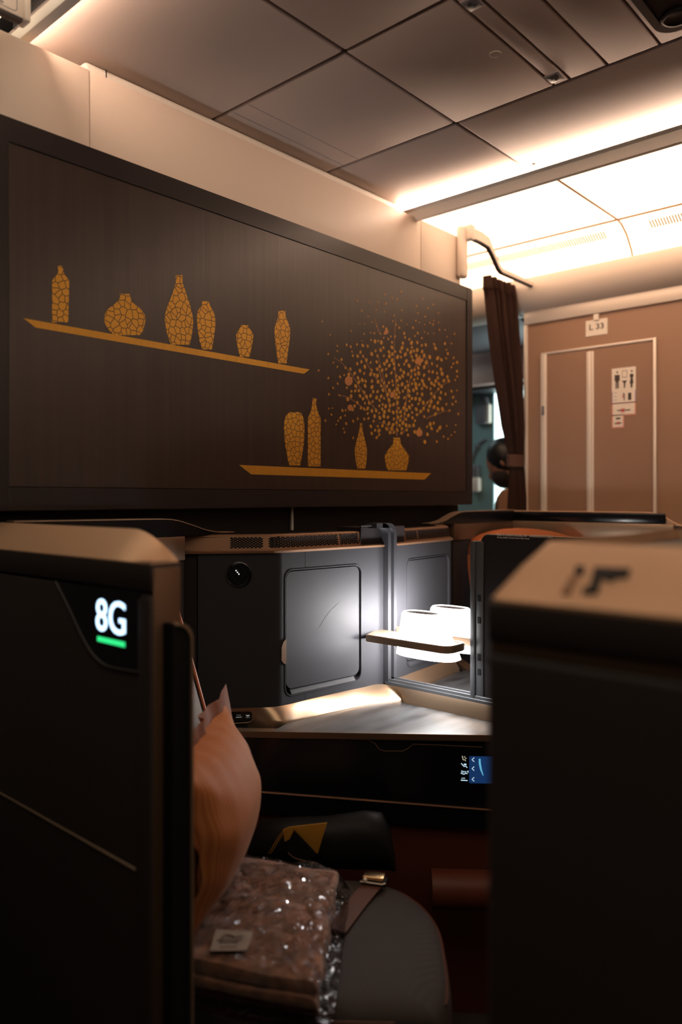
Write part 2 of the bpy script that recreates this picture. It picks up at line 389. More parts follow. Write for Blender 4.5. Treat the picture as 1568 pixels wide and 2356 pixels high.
# aisle ceiling panels; emission stands in for the LED wash on them
ZA = Z(1.12)
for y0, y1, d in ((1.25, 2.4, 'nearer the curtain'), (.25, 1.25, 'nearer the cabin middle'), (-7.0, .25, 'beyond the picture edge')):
    t = thing('glow_ceiling_panel', 'white ceiling panel over the lavatory aisle, light wash put in as glow, '+d, 'fill light', (2.7, (y0+y1)/2, ZA), 'glowing ceiling panels')
    obj('glow_face', box(nb(), (2.28, 3.055), (y0+.003, y1-.003), (ZA, ZA+.02), .004), m_lpanR if y1 > 1 else m_lpanF, t)
    # lower curved strip with its air grille
    prof = [(3.061, ZA), (3.10, ZA-.008), (3.15, ZA-.035), (3.20, ZA-.085), (3.24, ZA-.16), (3.25, ZA-.16), (3.25, ZA+.02), (3.061, ZA+.02)]
    t = thing('vent_panel', 'curved cove panel with an air grille above the lavatory wall, light wash put in as glow, '+d, 'ceiling panel', (3.15, (y0+y1)/2, ZA-.1), 'cove panels with grilles')
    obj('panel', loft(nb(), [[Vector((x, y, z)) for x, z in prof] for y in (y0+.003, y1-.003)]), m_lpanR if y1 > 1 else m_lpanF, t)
    obj('edge_seam', box(nb(), (3.052, 3.064), (y0, y1), (ZA-.004, ZA+.004), .001), m_copper, t)
    tube(b := nb(), [Vector((x, y1-.002, z-.001)) for x, z in [(2.30, ZA)]+prof[:5]], .004, 6); obj('cross_seam', b, m_copper, t)
    b = nb(); g0, g1 = (y0+.055, y1-.30) if y0 == 1.25 else (y0+.1, y1-.075)
    if y0 > .2: g0, g1 = (1.33, 2.35) if y0 == 1.25 else (.60, 1.15)
    n = int((g1-g0)/.011)
    for k in range(n):
        y = g0+(g1-g0)*k/n
        loft(b, [[Vector((x, yy, z)) for x, z in ((3.105, ZA-.0105), (3.15, ZA-.036), (3.15, ZA-.030), (3.105, ZA-.004))] for yy in (y, y+.0055)])
    obj('grille', b, m_copper2, t)
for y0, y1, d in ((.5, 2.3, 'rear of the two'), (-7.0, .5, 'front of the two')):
    o = obj('glow_ceiling_panel', box(nb(), (-.15, .815), (y0+.003, y1-.003), (ZA, ZA+.02), .004), m_lpanL)
    tag(o, 'ceiling panel over the near aisle, yellowish light wash put in as glow, '+d, 'fill light', 'near aisle ceiling panels')
# cornice over the lavatory wall and the wall itself
prof = [(3.16, Z(.99)), (3.135, Z(.985)), (3.12, Z(.96)), (3.125, Z(.91)), (3.15, Z(.868)), (3.19, Z(.845)), (3.26, Z(.84)), (3.26, Z(.99))]
def cornice(y0, y1): return loft(nb(), [[Vector((x, y, z)) for x, z in prof] for y in (y0, y1)])
structure('trim_5', cornice(-7.0, 1.765), m_white)
structure('trim_6', cornice(1.772, 2.6), m_white)
XW = 3.20
wr = structure('wall_right', box(nb(), (XW, 4.2), (-7.0, 1.735), (0, Z(.835))), m_lav)
b = nb(); za, zb = at_x(1568, 690, XW).z, at_x(1568, 657, XW).z
box(b, (XW-.012, XW), (-7.0, 1.737), (za, zb), .003); box(b, (XW-.010, XW+.01), (1.722, 1.739), (0, za), .003)
obj('wall_edge_trim', b, m_alul, wr)
# lavatory door
def lav(px, py, d=0): p = at_x(px, py, XW-d); return p
yL, yC0, yC1, yR0, yR1 = [at_x(x, 1000, XW).y for x in (1246, 1350, 1367, 1504, 1511)]
yLi = at_x(1259, 1000, XW).y; zD = at_x(1510, 777, XW).z
dr = structure('door_1', box(nb(), (XW-.006, XW), (yR0, yL), (.02, zD-.012)), m_lavd)
b = nb(); box(b, (XW-.014, XW), (yLi, yL), (.02, zD-.008), .002); obj('hinge_post', b, m_alul, dr)
b = nb(); box(b, (XW-.014, XW), (yR1, yR0), (.02, zD), .002); box(b, (XW-.010, XW), (yR0, yL), (zD-.010, zD), .002); obj('door_frame', b, m_alul, dr)
b = nb(); w = yC0-yC1
for k, (f0, f1, d) in enumerate(((0, .30, .010), (.30, .72, .018), (.72, 1, .012))): box(b, (XW-d, XW), (yC0-w*f1, yC0-w*f0), (.02, zD-.022), .003, 3)
obj('fold_strip', b, m_alul, dr)
p = lav(1252, 945); obj('latch', box(nb(), (XW-.018, XW-.013), (p.y-.006, p.y+.006), (p.z-.02, p.z+.02), .002), m_slate, dr)
# signs on the lavatory wall (a plate faces -X, its reading direction is -Y)
EXL = Vector((0, -1, 0))
def quad_plate(bm, px0, py0, px1, py1, d0=.0, d1=.002, X=XW):
    a, c = at_x(px0, py0, X), at_x(px1, py1, X)
    return box(bm, (X-d1, X-d0), (min(a.y, c.y), max(a.y, c.y)), (min(a.z, c.z), max(a.z, c.z)), .0004, 1)
t = thing('number_sign', 'pale plate reading L 33 above the lavatory door', 'sign', lav(1372, 769))
pl = obj('plate', quad_plate(nb(), 1347, 739, 1397, 768), m_sign, t)
a = lav(1355, 762, .0024); c = lav(1388, 745, .0024)
obj('lettering', text_bm('L 33', .034, Vector((a.x, a.y, a.z+.004)), EXL, UP, .0004, width=a.y-c.y, bold=.0004), m_ink, t)
o = obj('indicator_plate', quad_plate(nb(), 1366, 724, 1378, 736, 0, .008), m_sign); tag(o, 'small square white plate just above the L 33 sign', 'plate')
XD = XW-.006
def lv(px, py, d=.0): return at_x(px, py, XD-d)
t = thing('lavatory_sign', 'pictogram placard of man, washbasin and woman with warning stickers, on the lavatory door', 'sign', lv(1430, 984))
obj('plate', quad_plate(nb(), 1407, 849, 1462, 897, 0, .002, XD), m_sign, t)
b = nb(); quad_plate(b, 1407, 900, 1462, 926, 0, .0016, XD); obj('rule_sticker', b, m_inkp, t)
quad_plate(b := nb(), 1409, 902, 1460, 924, .0012, .002, XD); obj('sticker_face', b, m_sign, t)
b = nb(); quad_plate(b, 1407, 928, 1462, 954, 0, .0016, XD); quad_plate(b, 1407, 955, 1435, 984, 0, .0016, XD); obj('warning_sticker', b, m_signr, t)
b = nb(); quad_plate(b, 1409.5, 930.5, 1459.5, 951.5, .0012, .002, XD); quad_plate(b, 1409.5, 957.5, 1432.5, 981.5, .0012, .002, XD); obj('sticker_face', b, m_sign, t)
def flat(bm, pxs, d0=.0018, d1=.0026, X=XD): poly(bm, [at_x(x, y, X-d1) for x, y in pxs], (d1-d0, 0, 0))
def pic(bm, cx, cy, s, pts): flat(bm, [(cx+x*s, cy+y*s) for x, y in pts])
def circ(bm, cx, cy, r): flat(bm, [(cx+r*math.cos(a*PI/5), cy+r*math.sin(a*PI/5)) for a in range(10)])
b = nb(); circ(b, 1419, 856.5, 2.2)
flat(b, [(1413, 863), (1424.5, 862), (1425, 876), (1422.5, 876), (1422.5, 894), (1419.6, 894), (1419.2, 880), (1418.2, 880), (1418.2, 894), (1415.2, 894.5), (1415.2, 877), (1412.8, 877)])
circ(b, 1452.3, 853.5, 2.2)
flat(b, [(1449, 860), (1455, 859.5), (1457, 864), (1454.5, 869), (1456.5, 880), (1454.5, 882), (1453.5, 891.5), (1450, 892), (1449.5, 883), (1447.5, 881.5), (1450, 870), (1447.5, 865)])
flat(b, [(1429.5, 876), (1442, 875), (1438, 881), (1437, 892.5), (1434.5, 893), (1434, 881.5)])
obj('pictogram', b, m_ink, t)
b = nb()
for y in (852, 867): flat(b, [(1430, y+.6), (1442, y), (1442, y+1), (1430, y+1.6)])
for x in (1430, 1441.3): flat(b, [(x, 852.6), (x+.7, 852.5), (x+.7, 867.5), (x, 867.6)])
obj('mirror_outline', b, m_goldm, t)
obj('bin_symbol', quad_plate(nb(), 1444.5, 904, 1452, 920, .0018, .0026, XD), m_ink, t)
b = nb(); flat(b, [(1431.5, 905), (1436, 904.6), (1436, 921), (1434, 921.2), (1433.5, 910)])
obj('figure_symbol', b, m_ink, t); b = nb(); flat(b, [(1419, 943.2), (1449, 941.5), (1449, 944), (1419, 945.6)]); obj('cigarette_symbol', b, m_ink, t); b = nb(); flat(b, [(1415, 961.5), (1427, 960.5), (1425, 964.5), (1417, 965)]); flat(b, [(1412.5, 973.5), (1429, 971.5), (1429, 974), (1412.5, 976)])
obj('cigarette_symbol', b, m_ink, t); b = nb()
for y in (904, 912, 920): flat(b, [(1411.5, y), (1418, y-.4), (1418, y+.5), (1411.5, y+.9)])
obj('small_print', b, m_slate, t)
for cx, cy, s in ((1431.5, 944, 5), (1421, 973.5, 3.4), (1432.5, 912.5, 2.7)):
    b = nb(); flat(b, [(cx-s, cy-s), (cx-s*.5, cy-s), (cx+s, cy+s), (cx+s*.5, cy+s)], .0020, .0030); flat(b, [(cx+s*.5, cy-s), (cx+s, cy-s), (cx-s*.5, cy+s), (cx-s, cy+s)], .0020, .0031); obj('red_cross', b, m_inkr, t)
# far vestibule beyond the curtain
pr = [(3.26, Z(.845)), (3.30, Z(.95)), (4.0, Z(.88)), (4.0, Z(.86)), (3.34, Z(.82))]
structure('trim_7', loft(nb(), [[Vector((x, y, z)) for x, z in pr] for y in (1.80, 3.3)]), m_slate)
structure('trim_8', box(nb(), (3.98, 4.06), (1.76, 3.3), (Z(.675), Z(.90)), .006), m_mauve)
structure('trim_9', box(nb(), (4.06, 4.25), (1.76, 3.3), (Z(.655), Z(.70)), .004), m_alu)
structure('wall_vestibule', box(nb(), (3.26, 4.25), (1.736, 1.75), (0, 2.5)), m_lav)
structure('wall_galley', box(nb(), (2.2, 2.5), (2.6, 3.3), (0, 2.5)), m_slate)
o = obj('galley_fill', box(nb(), (3.5, 3.85), (2.55, 3.2), (Z(.80), Z(.815)), .003), m_lcool); tag(o, 'added cool white fill lamp, unseen, for the wall by the open aircraft door', 'fill light')  # unseen lamp added to light the teal wall
t = thing('door_fitting', 'dark grab handle and white light bar on the teal wall by the doorway', 'handle', at_x(1118, 965, 4.25))
a = at_x(1114, 940, 4.24); b = nb(); box(b, (4.20, 4.25), (a.y-.03, a.y+.045), (a.z-.10, a.z+.02), .01); tube(b, [at_x(1109, 916, 4.23), at_x(1116, 918, 4.22), at_x(1119, 930, 4.22)], .018, 8); obj('handle_body', b, m_slate, t)
a = at_x(1126, 952, 4.24); obj('light_bar', box(nb(), (4.21, 4.25), (a.y-.012, a.y+.012), (a.z-.06, a.z+.06), .008), m_sign, t)
t = thing('door_phone', 'small white box with dark pad and cable on the teal wall below the grab handle', 'wall phone', at_x(1097, 1125, 4.25))
a = at_x(1098, 1115, 4.24); obj('white_box', box(nb(), (4.20, 4.25), (a.y-.03, a.y+.03), (a.z-.045, a.z+.045), .012), m_sign, t)
a = at_x(1093, 1088, 4.24); obj('dark_pad', box(nb(), (4.22, 4.25), (a.y-.03, a.y+.03), (a.z-.05, a.z+.05), .006), m_slate, t)
b = nb(); tube(b, spline([at_x(*q, 4.24) for q in ((1084, 1062), (1090, 1045), (1097, 1026), (1108, 1016), (1117, 1011))]), .007, 6); sphere(b, at_x(1097, 1026, 4.235), .016, 10); obj('cable', b, m_slate, t)
# ------------------------------------------------------------------ signs and unit in the ceiling
def ceiling_sign(x, y, lab):
    t = thing('seat_belt_sign', lab, 'sign', (x, y, H_CEIL), 'unlit ceiling signs')
    obj('sign_frame', box(nb(), (x-.022, x+.022), (y-.019, y+.019), (H_CEIL-.002, H_CEIL+.001), .0008), m_slate, t)
    obj('sign_glass', box(nb(), (x-.018, x+.018), (y-.015, y+.015), (H_CEIL-.003, H_CEIL-.0015), .0005), m_signdk, t)
    b = nb()
    for dx, dy in ((-.005, .003), (.006, -.003)):
        c = Vector((x+dx, y+dy, H_CEIL-.0034)); tube(b, [c+Vector((.0042*math.cos(a*PI/6), .0042*math.sin(a*PI/6), 0)) for a in range(11)], .0009, 5)
    obj('symbol', b, m_blackm, t)
m_signdk = mat('unlit_sign', (.10, .11, .12), .3)
ceiling_sign(1.462, .922, 'small unlit ceiling sign with buckle symbol, cut by the top picture edge')
ceiling_sign(1.862, .926, 'small unlit ceiling sign with buckle symbol nearer the bright aisle')
t = thing('service_unit', 'dark recessed service unit with round speaker in the ceiling, top corner', 'ceiling unit', (1.7, .5, H_CEIL))
ux0, ux1, uy0, uy1 = 1.50, 1.855, .30, .653
zc = H_CEIL-.0008
holed(b := nb(), [Vector((x, y, zc)) for x, y in rrect(ux0, ux1, uy0, uy1, .045)], [Vector((x, y, zc)) for x, y in rrect(ux0+.018, ux1-.018, uy0+.018, uy1-.018, .03)], (0, 0, -.008))
obj('bezel', b, m_shell, t)
poly(b := nb(), [Vector((x, y, zc)) for x, y in rrect(ux0+.016, ux1-.016, uy0+.016, uy1-.016, .03)], (0, 0, -.003)); obj('dark_face', b, m_dark, t)
q = at_z(1556, 38, H_CEIL-.005)
b = nb(); loft(b, [[q+Vector((r*math.cos(a*PI/14), r*math.sin(a*PI/14), z)) for a in range(28)] for r, z in ((.034, .003), (.034, -.004), (.028, -.006), (.022, -.003))]); obj('speaker_ring', b, m_blackm, t)
# ------------------------------------------------------------------ curtain rails and curtain
def rail(path, plate_x, side, lab, words):
    t = thing('curtain_rail', lab, 'curtain rail', (plate_x, 1.66, Z(.87)), 'curtain rails')
    obj('wall_bracket', box(nb(), (plate_x-.022, plate_x+.022), (1.668, 1.70), (Z(.868), Z(1.072)), .012, 3), m_white, t)
    b = nb(); rings = []
    for x, z, h in path:
        rings.append([Vector((x, 1.655, z-h)), Vector((x, 1.675, z-h)), Vector((x, 1.675, z+h)), Vector((x, 1.655, z+h))])
    loft(b, rings); obj('rail_arm', b, m_white, t)
    b = nb(); lo = [[Vector((x, 1.657, z-h-.005)), Vector((x, 1.673, z-h-.005)), Vector((x, 1.673, z-h)), Vector((x, 1.657, z-h))] for x, z, h in path]
    loft(b, lo); obj('glide_track', b, m_shell, t)
    a = path[0]
    obj('end_block', box(nb(), (a[0]-.016, a[0]+.016), (1.645, 1.70), (a[1]-a[2]-.012, a[1]+a[2]+.006), .005), m_white, t)
    return t
rail([(2.615, Z(1.05), .020), (2.70, Z(1.05), .020), (2.755, Z(1.043), .018), (2.79, Z(1.01), .012), (2.835, Z(.965), .010), (2.86, Z(.952), .008), (3.19, Z(.948), .008)], 2.596, 1, 'pale cranked curtain rail holding the brown curtain at the right end of the mural wall', None)
t = thing('curtain_rail', 'pale curtain rail bracket with a worded placard at the upper left corner', 'curtain rail', (.73, 1.66, Z(.87)), 'curtain rails')
obj('wall_bracket', box(nb(), (.712, .744), (1.655, 1.70), (Z(.90), Z(1.06)), .01, 3), m_white, t)
obj('rail_arm', box(nb(), (.12, .795), (1.625, 1.648), (Z(1.035), Z(1.095)), .004), m_white, t)
obj('glide_track', box(nb(), (.12, .785), (1.628, 1.646), (Z(1.028), Z(1.0355)), .002), m_shell, t)
obj('end_block', box(nb(), (.786, .80), (1.618, 1.655), (Z(1.030), Z(1.10)), .004), m_white, t)
holed(b := nb(), [Vector((x, 1.6245, z)) for x, z in rrect(.30, .772, Z(1.042), Z(1.09), .008)], [Vector((x, 1.6245, z)) for x, z in rrect(.3015, .7705, Z(1.0435), Z(1.0885), .007)], (0, .0005, 0)); obj('placard_border', b, m_slate, t)
b = text_bm('secured', .020, Vector((.742, 1.6243, Z(1.069))), (1, 0, 0), UP, .0003, 'RIGHT'); merge(b, text_bm('and landing', .020, Vector((.742, 1.6243, Z(1.051))), (1, 0, 0), UP, .0003, 'RIGHT')); obj('lettering', b, m_slate, t)
# the curtain, gathered and tied back to the lavatory corner
t = thing('curtain', 'dark brown pleated curtain tied back beside the lavatory wall', 'curtain', (3.12, 1.75, .05))
CW = .020
rows = [(2.252, 2.875, 3.105, .016), (2.20, 2.88, 3.11, .020), (2.19, 2.888, 3.112, .020), (2.0, 2.925, 3.125, .024), (1.8, 2.975, 3.14, .026), (1.62, 3.025, 3.155, .024), (1.50, 3.075, 3.165, .016), (1.465, 3.085, 3.168, .012), (1.42, 3.085, 3.170, .016), (1.30, 3.082, 3.175, .022), (1.0, 3.075, 3.178, .026), (.5, 3.07, 3.178, .028), (.06, 3.065, 3.178, .028)]
b = nb(); NS = 150; rr = []
zs = []
for (z0, a0, c0, d0), (z1, a1, c1, d1) in zip(rows[:-1], rows[1:]):
    for k in range(5):
        f = k/5; zs.append((z0+(z1-z0)*f, a0+(a1-a0)*f, c0+(c1-c0)*f+CW, d0+(d1-d0)*f))
zs.append(rows[-1])
for z, a, c, d in zs:
    rr.append([Vector((a+(c-a)*(s/NS)+.006*math.sin(s/NS*37+z), 1.745+d*math.sin(s/NS*2*PI*10.5+.6*math.sin(z*3))+.3*d*math.sin(s/NS*2*PI*23), z)) for s in range(NS+1)])
loft(b, rr, closed=False, caps=False)
bmesh.ops.solidify(b, geom=b.faces[:], thickness=.0025)
obj('cloth', b, m_curtain, t, 60)
tieband = nb(); n = 28
loft(tieband, [[Vector((3.127+(.054+o)*math.cos(2*PI*k/n), 1.745+(.028+o)*math.sin(2*PI*k/n), z)) for k in range(n)] for z, o in ((1.437, 0), (1.44, .004), (1.49, .004), (1.493, 0))])
obj('tie_band', tieband, m_curtain, t)
# ------------------------------------------------------------------ person in the doorway
def person():
    base = Vector((3.592, 1.955, 0)); f = Vector((-RX, -RY, 0))*.86+Vector((VX, VY, 0))*.5; f.normalize(); sd = Vector((f.y, -f.x, 0))   # faces picture-left, slightly away; sd = their right
    P = lambda fw, s, z: base+f*fw+sd*s+UP*z*.965
    t = thing('person', 'person with black hair in a tan jacket, head bowed, standing by the doorway', 'person', base)
    # body: pelvis root, spine, neck, head, arms, legs as one surface
    V = [P(0, 0, .92), P(-.01, 0, 1.08), P(0, 0, 1.24), P(.0, 0, 1.345), P(.025, 0, 1.42), P(.075, 0, 1.50), P(.115, 0, 1.545)]
    r = [.125, .115, .135, .10, .052, .078, .07]; E = [(0, 1), (1, 2), (2, 3), (3, 4), (4, 5), (5, 6)]
    for s in (-1, 1):
        i = len(V); V += [P(0, s*.165, 1.335), P(.01, s*.205, 1.20), P(.06, s*.215, 1.05), P(.20, s*.17, 1.0), P(.29, s*.13, 1.01)]; r += [.058, .048, .042, .034, .026]
        E += [(3, i), (i, i+1), (i+1, i+2), (i+2, i+3), (i+3, i+4)]
        i = len(V); V += [P(0, s*.095, .84), P(.01, s*.10, .48), P(-.02, s*.10, .09), P(.10, s*.11, .035)]; r += [.09, .058, .042, .034]
        E += [(0, i), (i, i+1), (i+1, i+2), (i+2, i+3)]
    b = skin_bm(V, E, r)
    for s in (-1, 1):                         # hands with separate fingers, clasped in front
        pc = P(.335, s*.115, 1.01)
        merge(b, skin_bm([P(.28, s*.132, 1.01), pc, P(.36, s*.108, 1.008)], [(0, 1), (1, 2)], [.024, (.034, .016), (.036, .014)], 1))
        for k in range(4):
            z = 1.034-.017*k; L_ = (.068, .078, .073, .058)[k]
            merge(b, skin_bm([P(.36, s*.108, z), P(.36+L_*.5, s*.098, z-.006), P(.36+L_*.8, s*.078, z-.014), P(.36+L_*.85, s*.058, z-.022)], [(0, 1), (1, 2), (2, 3)], [.0085, .008, .0075, .0065], 1))
        merge(b, skin_bm([P(.315, s*.10, 1.03), P(.335, s*.075, 1.045), P(.36, s*.06, 1.045)], [(0, 1), (1, 2)], [.011, .0095, .008], 1))
    hc = P(.098, 0, 1.535)                    # head centre, bowed forward
    hf = (f*.80-UP*.60).normalized(); hu = (UP*.80+f*.60).normalized()
    HM = frame_mat((0, 0, 0), hf, -sd, hu)
    sphere(b, hc, (.096, .076, .115), 20, M=HM)
    sphere(b, hc+hf*.098-hu*.012, (.020, .012, .022), 10, M=HM)      # nose
    for s in (-1, 1): sphere(b, hc+sd*s*.078-hf*.006-hu*.006, (.012, .007, .022), 10, M=HM)
    for s in (-1, 1): sphere(b, hc+hf*.083+sd*s*.030+hu*.014, (.010, .013, .008), 8, M=HM)
    sphere(b, hc+hf*.088-hu*.055, (.008, .024, .006), 8, M=HM)
    obj('body', b, m_skin, t, 60)
    b = nb(); sphere(b, hc-hf*.018+hu*.016, (.100, .086, .116), 24, M=HM)
    for v in list(b.verts):
        q = v.co-hc
        if q.dot(hf) > .062 and q.dot(hu) < .02: v.co = hc+q*.78
        elif q.dot(hu) < -.07: v.co = hc+q*.8
    obj('hair', b, m_hair, t, 60)
    b = nb(); sphere(b, hc+hf*.038-hu*.052, (.074, .073, .068), 18, M=HM); obj('face_mask', b, m_mask, t, 60)
    # jacket and trousers
    V = [P(0, 0, .86), P(-.01, 0, 1.06), P(0, 0, 1.22), P(.0, 0, 1.335), P(.015, 0, 1.405)]; r = [.155, .138, .160, .128, .068]; E = [(0, 1), (1, 2), (2, 3), (3, 4)]
    for s in (-1, 1):
        i = len(V); V += [P(0, s*.185, 1.335), P(.01, s*.218, 1.20), P(.06, s*.222, 1.05), P(.20, s*.172, 1.0), P(.262, s*.142, 1.008)]; r += [.074, .066, .060, .052, .044]
        E += [(3, i), (i, i+1), (i+1, i+2), (i+2, i+3), (i+3, i+4)]
    obj('jacket', skin_bm(V, E, r), m_unif, t, 60)
    V = [P(0, 0, .93)]; r = [.14]; E = []
    for s in (-1, 1):
        i = len(V); V += [P(0, s*.095, .83), P(.01, s*.10, .48), P(-.02, s*.10, .12)]; r += [.105, .075, .06]; E += [(0, i), (i, i+1), (i+1, i+2)]
    obj('trousers', skin_bm(V, E, r), m_mask, t, 60)
    b = nb()
    for s in (-1, 1): box(b, (-.07, .19), (s*.10-.042, s*.10+.042), (0, .075), .03, 3, M=frame_mat(base, f, -sd, UP))
    obj('shoes', b, m_black, t)
person()
# ================================================================== MURAL
mu = thing('mural_panel', 'large dark framed wall panel with gold vases, shelves and a flowering branch', 'wall panel', (1.66, Y_PANEL, Z(-.02)))
def YP(px, py, d=0): return at_y(px, py, Y_PANEL-d)
zt0 = YP(0, 268).z; zb0 = YP(500, 1168).z; zit = YP(14, 328).z; zib = YP(600, 1127).z
xl, xr = .700, YP(1080, 900).x; xil, xir = YP(14, 700).x, YP(1068, 900).x
b = nb()
holed(b, [Vector((x, Y_PANEL-.012, z)) for x, z in rrect(xl, xr, zb0, zt0, .012)], [Vector((x, Y_PANEL-.012, z)) for x, z in rrect(xil, xir, zib, zit, .0015, 2)], (0, .06, 0))
obj('frame', b, m_frame, mu)
for px in (14, 1068):
    b = nb(); x = YP(px, 700).x; box(b, (x-.0006, x+.0006), (Y_PANEL-.0126, Y_PANEL-.0118), (zb0, zt0)); obj('frame_joint', b, m_gap, mu)
obj('panel_board', box(nb(), (xil+.0015, xir-.0015), (Y_PANEL-.009, Y_PANEL+.04), (zib+.0015, zit-.0015)), m_mural, mu)
def inlay(name, pxs, m, d=.0094, th=.0012):
    b = nb(); poly(b, [YP(x, y, d) for x, y in pxs], (0, th, 0)); return obj(name, b, m, mu, 0)
def smooth_outline(rows):
    """rows: (y, xleft, xright) from base to top"""
    Lp = spline([Vector((x0, y, 0)) for y, x0, x1 in rows], 5); Rp = spline([Vector((x1, y, 0)) for y, x0, x1 in rows], 5)
    return [(p.x, p.y) for p in Lp]+[(p.x, p.y) for p in reversed(Rp)]
VASES = [
 [(742, 120, 156), (735, 119.5, 157), (690, 120, 158), (650, 120, 159), (640, 124, 155), (632, 131, 149), (624, 134, 146), (615, 133, 144), (611, 133, 140)],
 [(771, 263, 321), (762, 253, 328), (745, 242, 333), (728, 240, 334), (713, 247, 325), (703, 259, 315), (693, 271, 304), (684, 276, 300), (676, 275, 298)],
 [(793, 393, 436), (770, 385, 441), (745, 380, 444), (728, 379, 443), (705, 385, 438), (685, 393, 431), (668, 399, 426), (650, 404, 420), (633, 404, 420)],
 [(804, 464, 487), (780, 458, 491), (750, 454, 495), (728, 453, 494), (714, 456, 489), (703, 463, 483), (693, 465, 481)],
 [(821, 552, 573), (805, 548, 577), (785, 544, 581), (770, 543, 582), (760, 548, 577), (753, 553, 571), (748, 554, 571)],
 [(836, 640, 659), (810, 636, 662), (780, 632, 666), (760, 631, 667), (745, 634, 664), (731, 639, 658), (722, 640, 656), (715, 640, 656)],
 [(1071, 665, 690), (1050, 660, 694), (1015, 655, 699), (985, 653, 700), (965, 655, 698), (953, 660, 694), (948, 668, 687)],
 [(1073, 709, 736), (1067, 708, 737), (1010, 708, 737), (965, 708, 737), (953, 712, 733), (942, 716, 729), (930, 717.5, 727), (916, 717.5, 727.5)],
 [(1078, 822, 840), (1060, 818, 842.5), (1036, 816, 843.5), (1018, 819, 840.5), (1000, 824, 836), (985, 827, 833), (973, 828, 832.5)],
 [(1082, 892, 934), (1072, 888, 937), (1052, 885, 940), (1042, 888, 936), (1031, 896, 928), (1021, 903.5, 921.7), (1013, 905, 920), (1007, 904.6, 920)]]
for v in VASES: inlay('painted_vase', smooth_outline(v), m_crack)
inlay('painted_shelf', [(54, 732), (82, 753.5), (699, 860), (712, 850)], m_goldflat)
inlay('painted_shelf', [(550, 1069.7), (578, 1091.5), (976, 1103.5), (991, 1089)], m_goldflat)
BR = [[(1080, 1000), (1080, 830), (1070, 600), (1062, 430), (1072, 260)], [(1052, 985), (1012, 925), (965, 915)], [(1040, 850), (1000, 650), (960, 490)],
      [(950, 835), (890, 760), (820, 650), (750, 555), (680, 500)], [(885, 840), (840, 800), (770, 755), (705, 738)], [(1108, 992), (1150, 945), (1195, 940)],
      [(1120, 930), (1150, 700), (1190, 570), (1260, 500), (1280, 570)], [(1215, 865), (1290, 770), (1350, 695), (1415, 650)], [(1265, 888), (1330, 860), (1400, 838)],
      [(1000, 700), (920, 590), (865, 485)], [(970, 350), (940, 260)], [(960, 560), (1010, 720), (1040, 800)]]
C5 = lambda x, y: (520+x/2.751, 640+y/2.751)
b = nb()
for br in BR:
    pts = spline([Vector((*C5(*p), 0)) for p in br], 6); n = len(pts); Lf, Rt = [], []
    for i, p in enumerate(pts):
        d = (pts[min(i+1, n-1)]-pts[max(i-1, 0)]).normalized(); w = 1.25*(1-.55*i/n); Lf.append((p.x-d.y*w, p.y+d.x*w)); Rt.append((p.x+d.y*w, p.y-d.x*w))
    poly(b, [YP(x, y, .0093) for x, y in Lf+Rt[::-1]], (0, .0008, 0))
obj('painted_branch', b, m_branch, mu, 0)
def oval(b, cx, cy, rx, ry, a=0, n=8, d=.0096):
    P = []
    for k in range(n):
        t = 2*PI*k/n; x, y = rx*math.cos(t), ry*math.sin(t); P.append(YP(cx+x*math.cos(a)-y*math.sin(a), cy+x*math.sin(a)+y*math.cos(a), d))
    poly(b, P, (0, .0012, 0))
b = nb(); taken = []
def leaf_try(x, y, k):
    for q in taken:
        if (q[0]-x)**2+((q[1]-y)*.8)**2 < (20*k)**2: return
    taken.append((x, y)); s = (9.5 if y > 400 else 6.5)*R.uniform(.75, 1.25)*(1 if math.hypot(x-1090, (y-700)*.8) < 330 else .72); px, py = C5(x, y)
    oval(b, px, py, s/2.751*.78, s/2.751*1.25, R.uniform(-.5, .5), 7)
for _ in range(1500):
    a = R.gauss(0, .66); rad = abs(R.gauss(.50, .30)); x = 1085+math.sin(a)*rad*520; y = 985-math.cos(a)*rad*720*(1-.12*abs(a))
    if 585 < x < 1470 and 80 < y < 1050 and not (1010 < x < 1150 and y > 1000) and not (805 < x < 895 and y > 900): leaf_try(x, y, 1)
for _ in range(260):
    a = R.uniform(-1.5, 1.5); rad = R.uniform(.62, 1.0); x = 1075+math.sin(a)*rad*480; y = 960-math.cos(a)*rad*880
    if 585 < x < 1475 and 85 < y < 1050 and not (805 < x < 895 and y > 900): leaf_try(x, y, 1.7)
o = obj('painted_leaves', b, m_leaf, mu, 0)
b = nb()
for x, y, r in ((1013, 340, 13), (1218, 522, 19), (775, 650, 25), (1052, 738, 15), (785, 820, 17), (1222, 978, 20)): oval(b, *C5(x, y), r/2.751, r/2.751*1.2, 0, 14, .0098)
obj('painted_blossom', b, m_leafb, mu, 0)
